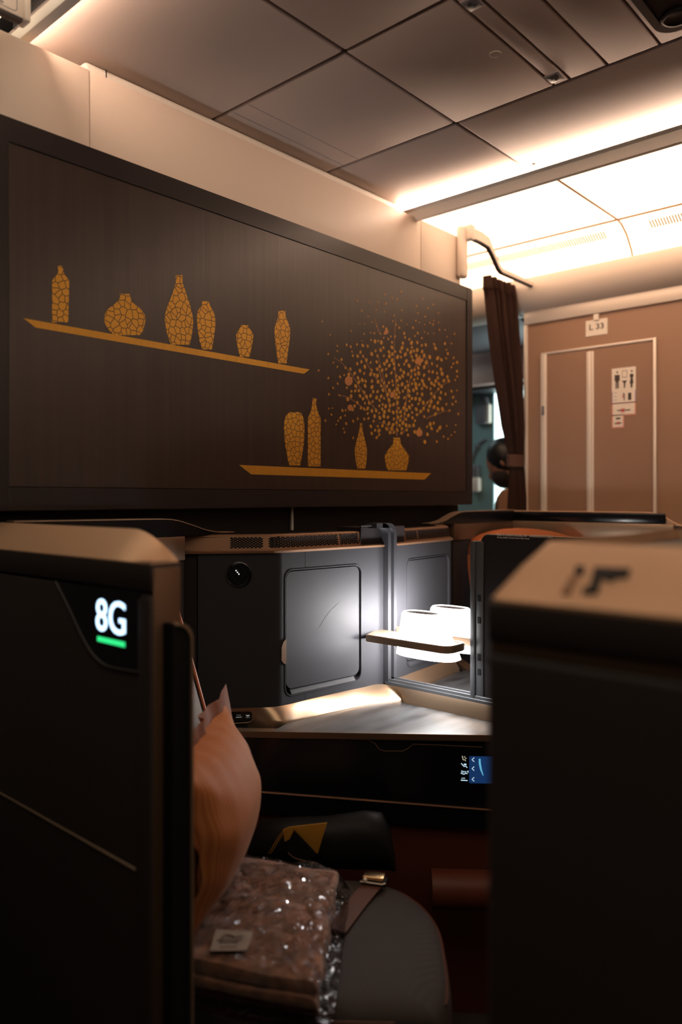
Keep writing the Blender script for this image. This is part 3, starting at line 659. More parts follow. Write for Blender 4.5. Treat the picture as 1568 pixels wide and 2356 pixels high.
# ================================================================== SUITE SHELLS
XF0, XF1 = .695, .752
def shell(end, back, mir):
    MIRROR[0] = mir
    lab = 'dark brown suite partition across the far aisle with black inner rim' if mir else 'dark brown suite partition with bronze cap and lit 8G number'
    t = thing('suite_partition', lab, 'seat partition', (XF0, end, 0))
    obj('body', box(nb(), (XF0, XF1), (end, back), (0, Z(-.152)), .003), m_shell, t)
    obj('rim_band', box(nb(), (XF0, XF1), (end, back), (Z(-.148), Z(-.100)), .004), m_shell, t)
    # sloping cap: outer low edge, inner high edge, sloped end
    zl, zh, xi, ys = Z(-.102), Z(-.053), XF1-.001, .125
    b = nb(); rings = []
    for k in range(9):
        f = k/8; y = end+ys*f; h = math.sin(f*PI/2)
        zz = zl+(zh-zl)*h
        xa_ = XF0; xb_ = XF0+(xi-XF0)*h if not mir else xi-.02
        rings.append([Vector((XF0, y, zl-.002)), Vector((XF0, y, zl)), Vector(((XF0*.35+xi*.65), y, zl+(zz-zl)*.75)), Vector((xi-.004, y, zz)), Vector((xi, y, zz-.002)), Vector((xi, y, zl-.002))])
    rings.append([Vector((v.x, back, v.z)) for v in rings[-1]])
    loft(b, rings); obj('cap', b, m_shellcap, t, 35)
    if mir:
        obj('inner_rim', box(nb(), (xi, xi+.012), (end+.05, back), (Z(-.095), Z(-.057)), .004), m_black, t)
        obj('inner_band', box(nb(), (xi, xi+.016), (end+.02, back), (Z(-.16), Z(-.096)), .004), m_bronze, t)
    else:
        def sx(px, py, d=0): return at_x(px, py, XF0-d)
        # dark glass corner with the seat number
        cur = spline([Vector((*q, 0)) for q in ((128, 1338), (160, 1402), (192, 1470), (216, 1508), (245, 1532), (285, 1541), (322, 1547))], 6)
        pts = [sx(p.x, p.y, .0012) for p in cur]+[sx(322, 1362, .0012)]
        obj('display_glass', poly(nb(), pts, (.0012, 0, 0)), m_black, t)
        b = nb(); tube(b, [sx(p.x, p.y, .0012) for p in cur], .0018, 6); obj('display_edge', b, m_shell, t)
        yl_, yr_ = sx(223, 1410).y, sx(290, 1410).y; zt_, zb_ = sx(223, 1371).z, sx(223, 1448).z
        obj('number_lettering', text_bm('8G', (zt_-zb_)*1.36, Vector((XF0-.0016, yl_, zb_)), EXL, UP, .0006, width=yl_-yr_, bold=.0003), m_num, t)
        a = sx(226, 1473); c = sx(289, 1480); zc_ = sx(257, 1476).z
        b = nb(); box(b, (XF0-.0022, XF0-.0008), (c.y, a.y), (zc_-.0042, zc_+.0042), .0006); obj('status_bar', b, m_green, t)
        zln = Z(-.590); obj('trim_line', box(nb(), (XF0-.002, XF0+.004), (end+.04, back), (zln-.0022, zln+.0022), .0008), m_bronze, t)
        obj('corner_post', box(nb(), (XF0-.0015, XF1+.001), (end-.002, end+.035), (0, Z(-.156)), .004), m_shell, t)
        obj('post_face', box(nb(), (XF0+.004, XF1-.002), (end-.004, end), (Z(-.9), Z(-.110)), .002), m_copper2, t)
    MIRROR[0] = False
shell(1.02, 1.655, False)
shell(.945, 1.655, True)
# stowed suite door edge at the end of the left partition
t = thing('suite_door', 'stowed sliding suite door edge with bronze top beside the 8G partition', 'suite door', (.73, 1.0, 0))
zt_ = at_y(400, 1432, 1.0).z
b = nb(); prof = []
for k in range(9):
    a = PI/2*k/8; prof.append((.722+.030*math.sin(a), zt_-.03+.03*math.cos(a)))
prof = [(.715, .02), (.715, zt_)]+prof+[(.752, .02)]
poly(b, [Vector((x, .990, z)) for x, z in prof], (0, .024, 0)); obj('door_edge', b, m_blackm, t)
b = nb(); st = [(x, z) for x, z in prof[1:-1]]; loft(b, [[Vector((x, .986, z+.001)), Vector((x, 1.0, z+.001)), Vector((x-.004, 1.0, z-.003)), Vector((x-.004, .986, z-.003))] for x, z in st[1:]]+[[Vector((x, .986, .02)), Vector((x, 1.0, .02)), Vector((x-.004, 1.0, .02)), Vector((x-.004, .986, .02))] for x in (.753,)]); obj('edge_trim', b, m_bronze, t)
# near right monument: partition, cap with slot emblem, black deck
t = thing('suite_partition', 'blurred dark brown suite partition in front, bronze cap with a dark emblem', 'seat partition', (.75, .3, 0))
YE, XI, YN = .424, .80, -1.2
obj('body', box(nb(), (XF0, 1.30), (YN, YE), (0, Z(-.157)), .012, 3), m_shell, t)
obj('rim_band', box(nb(), (XF0, 1.30), (YN, YE), (Z(-.150), Z(-.104)), .008, 3), m_shell, t)
obj('seam_trim', box(nb(), (XF0+.002, 1.29), (YN, YE-.006), (Z(-.158), Z(-.149))), m_copper2, t)
b = nb(); zl, zh = Z(-.104), Z(-.049)
outer = rrect(XF0, 1.31, YN, YE, .022, 6); inner = rrect(XI, 1.25, YN+.1, YE-.012, .02, 6); mid = [((a[0]*.5+c[0]*.5), (a[1]*.5+c[1]*.5)) for a, c in zip(outer, inner)]
loft(b, [[Vector((x, y, zl-.004)) for x, y in outer], [Vector((x, y, zl)) for x, y in outer], [Vector((x, y, (zl+zh)/2+.003)) for x, y in mid], [Vector((x, y, zh)) for x, y in inner], [Vector((x, y, Z(-.075))) for x, y in inner]], caps=False)
obj('cap', b, m_shellcap, t, 30)
obj('deck', box(nb(), (XI-.01, 1.27), (YN+.08, YE-.008), (Z(-.078), Z(-.064)), .002), m_blackm, t)
ex_ = Vector((0, -1, 0)); ey_ = Vector((XI-XF0, 0, zh-zl)).normalized()
cp = Plane((XF0, YE, zl), ex_, ey_)
def on_cap(pxs, name, m):
    b = nb(); n = ex_.cross(ey_); n = n if n.z > 0 else -n
    poly(b, [cp.p(*cp.hit(x, y))+n*.0042 for x, y in pxs], -n*.004); return b
b = on_cap([(1368, 1312), (1452, 1316), (1444, 1336), (1420, 1337), (1404, 1345), (1385, 1337), (1374, 1370), (1340, 1370), (1342, 1360), (1358, 1356)], 'e', None)
merge(b, on_cap([(1326, 1309), (1346, 1310), (1342, 1328), (1322, 1327)], 'e', None)); obj('emblem', b, m_blackm, t, 0)
b = on_cap([(1316, 1330), (1330, 1330), (1310, 1370), (1292, 1370)], 'e', None); obj('emblem', b, m_copper, t, 0)
# ================================================================== SUITE INTERIOR
SV = Vector((.63, -.776, 0)).normalized(); NV = Vector((-.776, -.63, 0)).normalized(); O = Vector((1.36, 1.07, 0))
def seatp(a, bb, z): return O+SV*a+NV*bb+UP*z
ZC = .75                                   # console height
A0 = at_z(455, 1632, ZC); A1 = at_z(640, 1625, ZC); A2 = at_z(886, 1569, ZC)
A00 = A0+(A0-A1)*.28
PL = Plane(A0, A1-A0, UP); PR = Plane(A1, A2-A1, UP)      # left and right faces of the cabinet front
# normals face the viewer
LL, LR = (A1-A0).length, (A2-A1).length
def cabinet(mir):
    MIRROR[0] = mir
    who = 'beyond the divider' if mir else 'behind the lit lamp, with a round black reading light'
    t = thing('storage_cabinet', ('grey seat cabinet of the neighbouring suite seen through the divider opening' if mir else 'charcoal grey seat cabinet with a rounded door and bronze vent band'), 'cabinet', (1.5, 1.6, 0))
    nL, nR = PL.n, PR.n
    # carcase
    back = [Vector((A2.x, 1.66, 0)), Vector((A00.x, 1.66, 0))]
    c = [A00-nL*.016, A1-nL*.016, A2-nR*.016]
    poly(b := nb(), [Vector((v.x, v.y, .02)) for v in c+back], (0, 0, Z(-.103)-.02)); obj('carcase', b, m_blackm, t)
    # left skin
    bend = [PL.p(0, 0)]+[PL.p(LL-.05, 0)*(1-q)**2+A1*2*q*(1-q)+PR.p(.0125, 0)*q*q for q in (k/8 for k in range(9))]
    loft(b := nb(), [[p_-UP*.73, p_+UP*(Z(-.14)-ZC), p_+UP*(Z(-.14)-ZC)-nL*.014, p_-UP*.73-nL*.014] for p_ in bend]); obj('side_panel', b, m_grey, t)
    poly(b := nb(), [PL.p(-LL*.28, -.73, -.006), PL.p(-.003, -.73, -.006), PL.p(-.003, Z(-.14)-ZC, -.006), PL.p(-LL*.28, Z(-.14)-ZC, -.006)], -nL*.012); obj('side_panel', b, m_dark, t)
    # right skin with the rounded opening
    u0, v0 = PR.hit(657, 1597); u1, v1 = PR.hit(829, 1303); v0 = Z(-.527)-ZC; v1 = Z(-.195)-ZC
    hole = rrect(u0, u1, v0, v1, .022)
    holed(b := nb(), [PR.p(*q) for q in ((.012, -.73), (LR, -.73), (LR, Z(-.14)-ZC), (.012, Z(-.14)-ZC))], [PR.p(*q) for q in hole], -nR*.015); obj('front_panel', b, m_grey, t)
    holed(b := nb(), [PR.p(*q, .0018) for q in rrect(u0-.0035, u1+.0035, v0-.0035, v1+.0035, .0255)], [PR.p(*q, .0018) for q in rrect(u0-.001, u1+.001, v0-.001, v1+.001, .023)], -nR*.002); obj('door_surround', b, m_greyd, t)
    d = obj('door', poly(nb(), [PR.p(*q, -.003) for q in rrect(u0+.004, u1-.003, v0+.016, v1-.003, .020)], -nR*.009), m_greyd, t)
    # sloping lip under the door
    loft(b := nb(), [[PR.p(u, v0+.001, .0), PR.p(u, v0+.014, -.010), PR.p(u, v0+.001, -.012)] for u in (u0+.02, u1-.02)]); obj('finger_lip', b, m_greyd, t)
    hu, hv = PR.hit(646, 1500)
    s = u0-.001; poly(b := nb(), [PR.p(s, hv-.034, .001), PR.p(s, hv+.034, .001), PR.p(s-.010, hv+.026, .001), PR.p(s-.016, hv+.012, .001), PR.p(s-.016, hv-.022, .001), PR.p(s-.009, hv-.031, .001)], nR*.003); obj('handle', b, m_copper2, d)
    if not mir:
        ju = PR.hit(702, 1290)[0]
        for za_, zb__ in ((v1+.006, Z(-.142)-ZC), (.0, v0-.006)): obj('panel_joint', poly(nb(), [PR.p(ju, za_, .0004), PR.p(ju+.0009, za_, .0004), PR.p(ju+.0009, zb__, .0004), PR.p(ju, zb__, .0004)], -nR*.0006), m_gap, t)
        b = nb(); sp = spline([PR.p(*PR.hit(x, y), -.0028) for x, y in ((734, 1446), (748, 1423), (764, 1402), (781, 1387))], 5); tube(b, sp, .00045, 4); obj('scratch', b, m_alu, d)
    # vent band following both faces
    path = [A00, A0, A0+(A1-A0)*.82]+[]+[A1+(A0-A1)*.05+(A2-A1)*.02, A1+(A2-A1)*.12]; path = spline(path, 4); pe = PR.p(PR.hit(832, 1230)[0], 0); path = path+[pe]
    path = [Vector((p.x, p.y, 0)) for p in path]
    def nrm(i):
        d_ = (path[min(i+1, len(path)-1)]-path[max(i-1, 0)]).normalized(); n_ = d_.cross(UP); return n_
    zb_, zt_ = Z(-.140), Z(-.098)
    rings = []
    for i, p in enumerate(path):
        n_ = nrm(i); rings.append([p-n_*.004+UP*zb_, p-n_*.011+UP*(zt_-.002), p-n_*.014+UP*zt_, p-n_*.05+UP*zt_, p-n_*.05+UP*zb_])
    loft(b := nb(), rings); obj('vent_band', b, m_copper, t, 30)
    rings = []
    for i, p in enumerate(path+[A2*1.0]):
        n_ = nrm(min(i, len(path)-1)); q = Vector((p.x, p.y, 0)); rings.append([q+n_*.005+UP*(zb_-.006), q+n_*.006+UP*(zb_), q-n_*.010+UP*(zb_+.004), q-n_*.010+UP*(zb_-.006)])
    loft(b := nb(), rings); obj('band_lip', b, m_copper, t, 30)
    # perforations along the band
    segs = []; tot = 0
    for p, q in zip(path[:-1], path[1:]): segs.append((tot, p, q)); tot += (q-p).length
    def along(s):
        for s0, p, q in segs:
            l = (q-p).length
            if s <= s0+l+1e-6: return p+(q-p)*((s-s0)/l), (q-p).normalized()
        return path[-1], (path[-1]-path[-2]).normalized()
    b = nb(); s_start = (A0-A00).length+(PL.hit(532, 1245)[0]); s_end = tot-.006; k = 0; s = s_start
    while s < s_end:
        f = (s-s_start)/(s_end-s_start); kk = 1.0 if s < (A0-A00).length+LL else 1.5
        if not (.20 < f < .23 or .80 < f < .83):
            for row in range(4 if k % 2 else 5):
                z = zb_+.009+(row+(.5 if k % 2 else 0))*.0062; p, d_ = along(s); n_ = d_.cross(UP)
                c_ = p-n_*(.004+(z-zb_)*.1667)+n_*.0006+UP*z
                poly(b, [c_+d_*(.0040*kk*math.cos(a*PI/3))+UP*(.0024*math.sin(a*PI/3)) for a in range(6)], -n_*.001)
        k += 1; s += .0053*kk
    obj('vent_holes', b, m_blackm, t, 0)
    # raised end block with the black hook
    u_a = PR.hit(832, 1230)[0]
    pts = [PR.p(u_a, Z(-.138)-ZC, -.006), PR.p(LR-.001, Z(-.138)-ZC, -.006)]+[PR.p(LR-.02+.019*math.sin(a*PI/12), Z(-.106)-ZC+.019*math.cos(a*PI/12), -.006) for a in range(6, -1, -1)]+[PR.p(u_a, Z(-.087)-ZC, -.006)]
    poly(b := nb(), pts, -nR*.10); obj('end_block', b, m_dark, t)
    if not mir:
        b = nb(); tube(b, [PR.p(*PR.hit(826, 1247), .004), PR.p(*PR.hit(827, 1210), .004), PR.p(*PR.hit(852, 1209), .004)], .0028, 8); obj('hook', b, m_blackm, t)
        # round reading light on the left face
        u, v = PL.hit(549, 1322); c_ = PL.p(u, v)
        ring = lambda r, d: [c_+PL.ex*r*math.cos(a*PI/20)+PL.ey*r*math.sin(a*PI/20)+nL*d for a in range(40)]
        l = obj('reading_spotlight', loft(nb(), [ring(.0335, 0), ring(.0335, .003), ring(.031, .004), ring(.029, .002), ring(.012, .0025)]), m_black, t)
        a_ = math.radians(-52); e1 = PL.ex*math.cos(a_)+PL.ey*math.sin(a_); e2 = -PL.ex*math.sin(a_)+PL.ey*math.cos(a_)
        holed(b := nb(), [c_+e1*x+e2*y+nL*.0045 for x, y in rrect(-.026, .026, -.0165, .0165, .010)], [c_+e1*x+e2*y+nL*.0045 for x, y in rrect(-.025, .025, -.0155, .0155, .0095)], -nL*.002); obj('pivot_edge', b, m_dark, l)
        b = nb()
        for k in (-1, 0, 1): sphere(b, PL.p(*PL.hit(546+3.2*k, 1316.5+4*k), .005), .0014, 8)
        obj('indicator_dots', b, m_dots, l)
    MIRROR[0] = False
m_dots = emitter('indicator_white', (1, 1, 1), 3.0, .01)
cabinet(False); cabinet(True)
# curved rear wing of each seat shell
def wing(mir):
    MIRROR[0] = mir
    t = thing('seat_wing', 'black curved seat shell wing with a thin bronze edge '+('beyond the divider opening' if mir else 'behind the 8G partition'), 'seat shell', (1.0, 1.64, 0))
    pr = spline([Vector((.757, 1.61, Z(-.051))), Vector((.95, 1.61, Z(-.052))), Vector((1.10, 1.61, Z(-.053))), Vector((1.165, 1.61, Z(-.056))), Vector((1.22, 1.61, Z(-.070))), Vector((1.265, 1.61, Z(-.084))), Vector((1.31, 1.61, Z(-.091))), Vector((1.36, 1.61, Z(-.093)))], 6)
    bot = [Vector((1.36, 1.61, Z(-.0975))), Vector((.757, 1.61, Z(-.0975)))]
    poly(b := nb(), pr+bot, (0, .03, 0)); obj('wing_panel', b, m_black, t)
    loft(b := nb(), [[p+Vector((0, -.004, -.001)), p+Vector((0, -.004, .0014)), p+Vector((0, .034, .0014)), p+Vector((0, .034, -.001))] for p in pr]); obj('edge_trim', b, m_bronze, t)
    box(b := nb(), (.757, A00.x), (1.61, 1.64), (Z(-.160), Z(-.098)), .003); obj('rail_band', b, m_copper2, t)
    box(b := nb(), (.757, A00.x), (1.615, 1.64), (.02, Z(-.162)), .003); obj('back_panel', b, m_dark, t)
    MIRROR[0] = False
wing(False); wing(True)
# console with marble top
def console(mir):
    MIRROR[0] = mir
    t = thing('side_console', ('bronze edged console of the neighbouring suite seen through the divider opening' if mir else 'dark marble topped console with champagne metal border and black front'), 'console', (1.6, 1.2, 0))
    LC = Vector((1.402, 1.354, 0))
    zA, zB = ZC, Z(-.589)
    xd = 1.786
    Apts = [at_z(455, 1632, zA), at_z(560, 1629, zA), A1.copy(), A1+(A2-A1)*.30, A1+(A2-A1)*.62, A1+(A2-A1)*.86, Vector((xd-.005, A2.y-.02, zA)), Vector((xd, 1.34, zA)), Vector((xd, 1.18, zA)), Vector((xd, 1.02, zA)), Vector((xd, .82, zA))]
    Bpts = [at_z(455, 1659, Z(-.590)), at_z(560, 1661, Z(-.589)), at_z(640, 1662, Z(-.585)), at_z(700, 1654, zB), at_z(785, 1635, zB), at_z(860, 1620, zB), at_z(925, 1613, zB), Vector((1.772, 1.34, zB)), Vector((1.774, 1.20, zB)), Vector((1.774, 1.05, zB)), Vector((1.774, .86, zB))]
    SA, SB = spline(Apts, 6), spline(Bpts, 6); rings = []
    for p, q in zip(SA, SB):
        m_ = (p+q)/2+UP*.003+(p-q).cross(UP).cross(UP).normalized()*-.0
        rings.append([p-UP*.03, p, p*.88+q*.12+UP*.0015, m_, q*.9+p*.1+UP*.002, q, q-UP*.02])
    loft(b := nb(), rings); obj('metal_border', b, m_border, t, 60)
    L0 = at_z(640, 1676, zB-.004); L0 = LC+SV*-.10; L1 = LC+SV*.56
    mp_ = [Vector((q.x, q.y, zB-.001)) for q in SB[14:]]+[Vector((L1.x, L1.y, zB-.001)), Vector((L0.x, L0.y, zB-.001))]
    poly(b := nb(), mp_, (0, 0, -.018)); obj('marble_top', b, m_marble, t)
    # metal nosing below the marble
    nv = NV*1.0
    K0, K1 = LC+SV*-.27, LC+SV*.56
    loft(b := nb(), [[k+UP*(zB-.001)+nv*.0, k+UP*(zB-.001)+nv*.006, k+UP*(zB-.016)+nv*.008, k+UP*(zB-.018)-nv*.03, k+UP*(zB-.003)-nv*.03] for k in (K0, K1)]); obj('nosing', b, m_copper2, t)
    # black front, bronze rail, lower body
    T0, T1 = K0, K1
    Bl = at_z(590, 1822, Z(-.745)); e_ = (T0+UP*(zB-.02)-Bl); e_ = (e_-SV*e_.dot(SV)).normalized()
    FP = Plane(T0+UP*(zB-.02), SV, e_)
    Br = FP.p(*FP.hit(1105, 1862)); d_ = (Br-Bl).normalized(); B0 = Bl-d_*.12; B1 = Br+d_*.12
    loft(b := nb(), [[T0+UP*(zB-.02), B0, B0-NV*.10, T0+UP*(zB-.02)-NV*.10], [T1+UP*(zB-.02), B1, B1-NV*.10, T1+UP*(zB-.02)-NV*.10]]); obj('front_panel', b, m_black, t)
    if not mir:
        tube(b := nb(), [B0+NV*.003+UP*.001, B1+NV*.003+UP*.001], .0028, 8); obj('front_rail', b, m_copper, t)
        loft(b := nb(), [[p+NV*.002-UP*.005, p+NV*.0-UP*.05, p-NV*.09-UP*.05, p-NV*.09-UP*.004] for p in (B0, B1)]); obj('lower_rail', b, m_black, t)
        q4 = [(655, 1693), (760, 1697), (845, 1702), (862, 1710), (872, 1724), (885, 1728), (925, 1728), (938, 1722), (950, 1712), (1010, 1714), (1110, 1719)]
        tube(b := nb(), [FP.p(*FP.hit(x, y), .001) for x, y in q4], .0011, 6); obj('flap_seam', b, m_copper, t)
        # control pill on the metal border
        pp = Plane(Apts[0]-UP*.0, Apts[2]-Apts[0], UP)
        P_ = lambda x, y, d=.004: pp.p(*pp.hit(x, y), d)
        ua, va = pp.hit(517, 1666); ub, vb = pp.hit(583, 1635)
        s = obj('seat_switch', poly(nb(), [pp.p(u, v, .0015) for u, v in rrect(ua, ub, va, vb, (vb-va)*.48)], pp.n*.0035), m_black, t)
        tube(b := nb(), [P_(x, y, .006) for x, y in ((519, 1656), (524, 1661.5), (531, 1663.5), (572, 1661), (578, 1658), (581, 1653))], .0014, 6); obj('switch_lip', b, m_bronze, s)
        b = nb()
        for pts in (((524.5, 1643), (527, 1651.5), (532, 1651), (532, 1655.5)), ((542.5, 1649), (556, 1648.4)), ((565, 1644.6), (574, 1644.2)), ((567, 1645), (569.5, 1647.2), (572, 1645))):
            tube(b, [P_(x, y, .0056) for x, y in pts], .00055, 5)
        for x, y in ((528.5, 1645), (532, 1647.5), (545, 1644), (548.5, 1644), (552, 1644), (566, 1649), (569.5, 1650), (573, 1648.5)): sphere(b, P_(x, y, .0056), .0008, 6)
        obj('switch_icons', b, m_iconw, s)
        for x in (538.5, 559.5): obj('switch_divider', tube(nb(), [P_(x, 1639, .0052), P_(x, 1657, .0052)], .0003, 4), m_dark, s)
        # touch screen in the black front
        ua, va = FP.hit(1049, 1806); ub, vb = FP.hit(1240, 1733); va = FP.hit(1080, 1806)[1]; vb = FP.hit(1080, 1733)[1]
        s = obj('touch_screen', poly(nb(), [FP.p(u, v, .001) for u, v in rrect(ua, ua+.16, va, vb, .006)], FP.n*.004), m_black, t)
        wa, za_ = FP.hit(1078, 1800); zb__ = FP.hit(1078, 1738)[1]
        obj('screen_field', poly(nb(), [FP.p(u, v, .0053) for u, v in rrect(wa, wa+.095, za_, zb__, .003)], -FP.n*.0005), m_blue, s)
        F_ = lambda x, y: FP.p(*FP.hit(x, y), .0058)
        b = nb()
        for cy in (1746, 1766.5, 1791): tube(b, [F_(1089.5, cy-4.5), F_(1084.5, cy), F_(1089.5, cy+4.5)], .0009, 5)
        for pts in (((1060, 1754.5), (1066, 1761.5), (1070.5, 1761), (1073.5, 1764.5)), ((1059, 1777), (1066.5, 1779.5), (1070, 1776.8), (1074, 1778.3)), ((1059, 1793), (1074.5, 1794))): tube(b, [F_(*q) for q in pts], .001, 5)
        a_ = F_(1065.5, 1758.2); tube(b, [F_(1066, 1756.8), F_(1071.5, 1757)], .0018, 5)
        for x in (1061.5, 1064.5, 1067.5): tube(b, [F_(x, 1787.5), F_(x, 1790)], .0008, 4)
        merge(b, text_bm('Zero G', .0062, F_(1059.5, 1775), FP.ex, FP.ey, .0002, bold=.0001))
        obj('screen_icons', b, m_icon, s)
        b = nb(); tube(b, [F_(*q) for q in ((1062, 1737.5), (1064.5, 1746.5), (1069.5, 1746.2), (1069.5, 1749.5))], .001, 5); tube(b, [F_(1066, 1740), F_(1068.5, 1738.5)], .0008, 4); tube(b, [F_(1068, 1742), F_(1072, 1743)], .0008, 4); obj('screen_icons', b, m_iconc, s)
        b = nb(); tube(b, [F_(*q) for q in ((1102, 1744), (1102.5, 1755), (1105, 1768), (1110, 1782))], [.0022, .0026, .0022, .001], 8); obj('screen_seat_picture', b, m_blue2, s)
        # rust leather lining of the foot space below
        loft(b := nb(), [[p-NV*.02-UP*.05, p-NV*.02-UP*.68, p-NV*.06-UP*.68, p-NV*.06-UP*.05] for p in (B0, B1)]); obj('lining', b, m_redor, t)
    MIRROR[0] = False
console(False); console(True)
# ------------------------------------------------------------------ lamps
def lamp(mir):
    MIRROR[0] = mir
    t = thing('reading_lamp', ('glowing white oval lamp seen through the divider opening' if mir else 'glowing white oval shade lamp on the near bronze shelf arm'), 'lamp', (1.735, 1.25, Z(-.41)), 'suite lamps')
    X0 = 1.745
    def stad(cy, hy, hx, z, n=40):
        P = []
        for k in range(n):
            a = 2*PI*k/n; c, s = math.cos(a), math.sin(a); e = .75
            P.append(Vector((X0+hx*math.copysign(abs(c)**e, c), cy+hy*math.copysign(abs(s)**e, s), z)))
        return P
    b = nb(); loft(b, [stad(1.242, .094, .045, Z(-.4375)), stad(1.242, .098, .048, Z(-.436)), stad(1.243, .096, .047, Z(-.428)), stad(1.2625, .061, .034, Z(-.322)), stad(1.263, .057, .031, Z(-.3175)), stad(1.263, .054, .028, Z(-.3175)), stad(1.263, .053, .027, Z(-.322))])
    b.normal_update()
    for f_ in b.faces:
        if f_.normal.z < -.6: f_.material_index = 2
        elif (f_.normal.y > .6 and f_.calc_center_median().z < Z(-.33)): f_.material_index = 1
    obj('shade', b, [m_lamp, m_lamph, m_lampb], t, 50)
    obj('top_insert', loft(nb(), [stad(1.263, .0525, .0265, Z(-.321)), stad(1.263, .0525, .0265, Z(-.3195))]), m_copper2, t)
    y1 = 1.425
    pts = [(X0-.050, y1), (X0-.050, 1.172)]+[(X0-.050+.03-.03*math.cos(a*PI/12), 1.172-.03*math.sin(a*PI/12)) for a in range(1, 7)]+[(X0+.019+.03*math.sin(a*PI/12), 1.142+.03-.03*math.cos(a*PI/12)) for a in range(0, 7)]+[(X0+.049, y1+.035)]
    b = nb(); holed(b, [Vector((x, y, Z(-.412))) for x, y in pts], [v for v in stad(1.2465, .0925, .0455, Z(-.412))], (0, 0, .020)); bmesh.ops.bevel(b, geom=[e for e in b.edges if len(e.link_faces) == 2 and e.calc_face_angle(0) > 1.2], offset=.002, segments=2, affect='EDGES'); obj('shelf_arm', b, m_bronze, t)
    MIRROR[0] = False
lamp(False); lamp(True)
# ------------------------------------------------------------------ divider between the two suites
t = thing('privacy_divider', 'sliding divider between the two suites, half open, with white warning words', 'divider', (MX, 1.1, ZC))
yq = at_x(1096, 1400, MX).y; yf = 1.435
b = nb()
for x0, x1, z0, z1 in ((MX-.020, MX+.020, ZC-.003, ZC+.006), (MX-.015, MX-.009, ZC, ZC+.014), (MX-.004, MX+.004, ZC, ZC+.010), (MX+.009, MX+.015, ZC, ZC+.014)): box(b, (x0, x1), (.3, yf), (z0, z1), .0008, 1)
obj('bottom_track', b, m_alu, t)
def hoop(x, w):
    path = [Vector((x, yf, ZC))]+[Vector((x, yf, z)) for z in (1.0, Z(-.11))]+[Vector((x-(.028-.028*math.cos(a*PI/12)), yf, Z(-.11)+.028*math.sin(a*PI/12))) for a in range(1, 7)]+[Vector((x-.06, yf, Z(-.082)))]
    rings = []
    n = len(path)
    for i, p in enumerate(path):
        d_ = (path[min(i+1, n-1)]-path[max(i-1, 0)]).normalized(); nn = d_.cross(Vector((0, 1, 0)))
        rings.append([p+nn*w+Vector((0, -.012, 0)), p-nn*w+Vector((0, -.012, 0)), p-nn*w+Vector((0, .03, 0)), p+nn*w+Vector((0, .03, 0))])
    return loft(nb(), rings)
obj('end_frame', hoop(MX-.012, .007), m_grey, t); obj('end_frame', hoop(MX+.016, .007), m_grey, t)
obj('frame_gap', box(nb(), (MX-.005, MX+.009), (yf+.004, yf+.03), (ZC, Z(-.10))), m_blackm, t)
b = nb(); box(b, (MX-.016, MX+.016), (yq-.004, yq+.012), (ZC+.004, Z(-.118)), .003); box(b, (MX-.012, MX+.012), (yq-.028, yq-.003), (ZC+.004, Z(-.118)), .002); obj('leading_post', b, m_alu, t)
for z in (1.02, .96, .86, .82): obj('latch_slot', box(nb(), (MX-.0135, MX-.011), (yq-.020, yq-.010), (z, z+.018), .001, 1), m_blackm, t)
zt_ = Z(-.0985); y1 = yq-.020
pts = [(y1, ZC+.008), (y1, zt_-.022)]+[(y1-.022+.022*math.cos(a*PI/12), zt_-.022+.022*math.sin(a*PI/12)) for a in range(1, 7)]+[(.2, zt_), (.2, ZC+.008)]
poly(b := nb(), [Vector((MX-.009, y, z)) for y, z in pts], (.018, 0, 0)); obj('sliding_panel', b, m_dark, t)
tube(b := nb(), [Vector((MX-.008, y, z)) for y, z in pts[1:-1]], .0016, 6); obj('top_edge', b, m_bronze, t)
a = at_x(1143, 1234, MX-.0095); c = at_x(1271, 1234, MX-.0095); z_c = at_x(1150, 1232.8, MX-.0095).z; z_e = at_x(1150, 1238.2, MX-.0095).z; ce = at_x(1217, 1238, MX-.0095)
b = text_bm('隔板完全關閉時會自動上鎖・如需開啟請洽空服員', .0072, Vector((MX-.0095, a.y, z_c)), EXL, UP, .0003, width=a.y-c.y)
merge(b, text_bm('Privacy divider is locked when fully closed,', .006, Vector((MX-.0095, a.y, z_e)), EXL, UP, .0003, width=a.y-ce.y)); obj('lettering', b, m_print, t) if 'm_print' in globals() else obj('lettering', b, mat('white_print', (.62, .56, .52), .6), t)
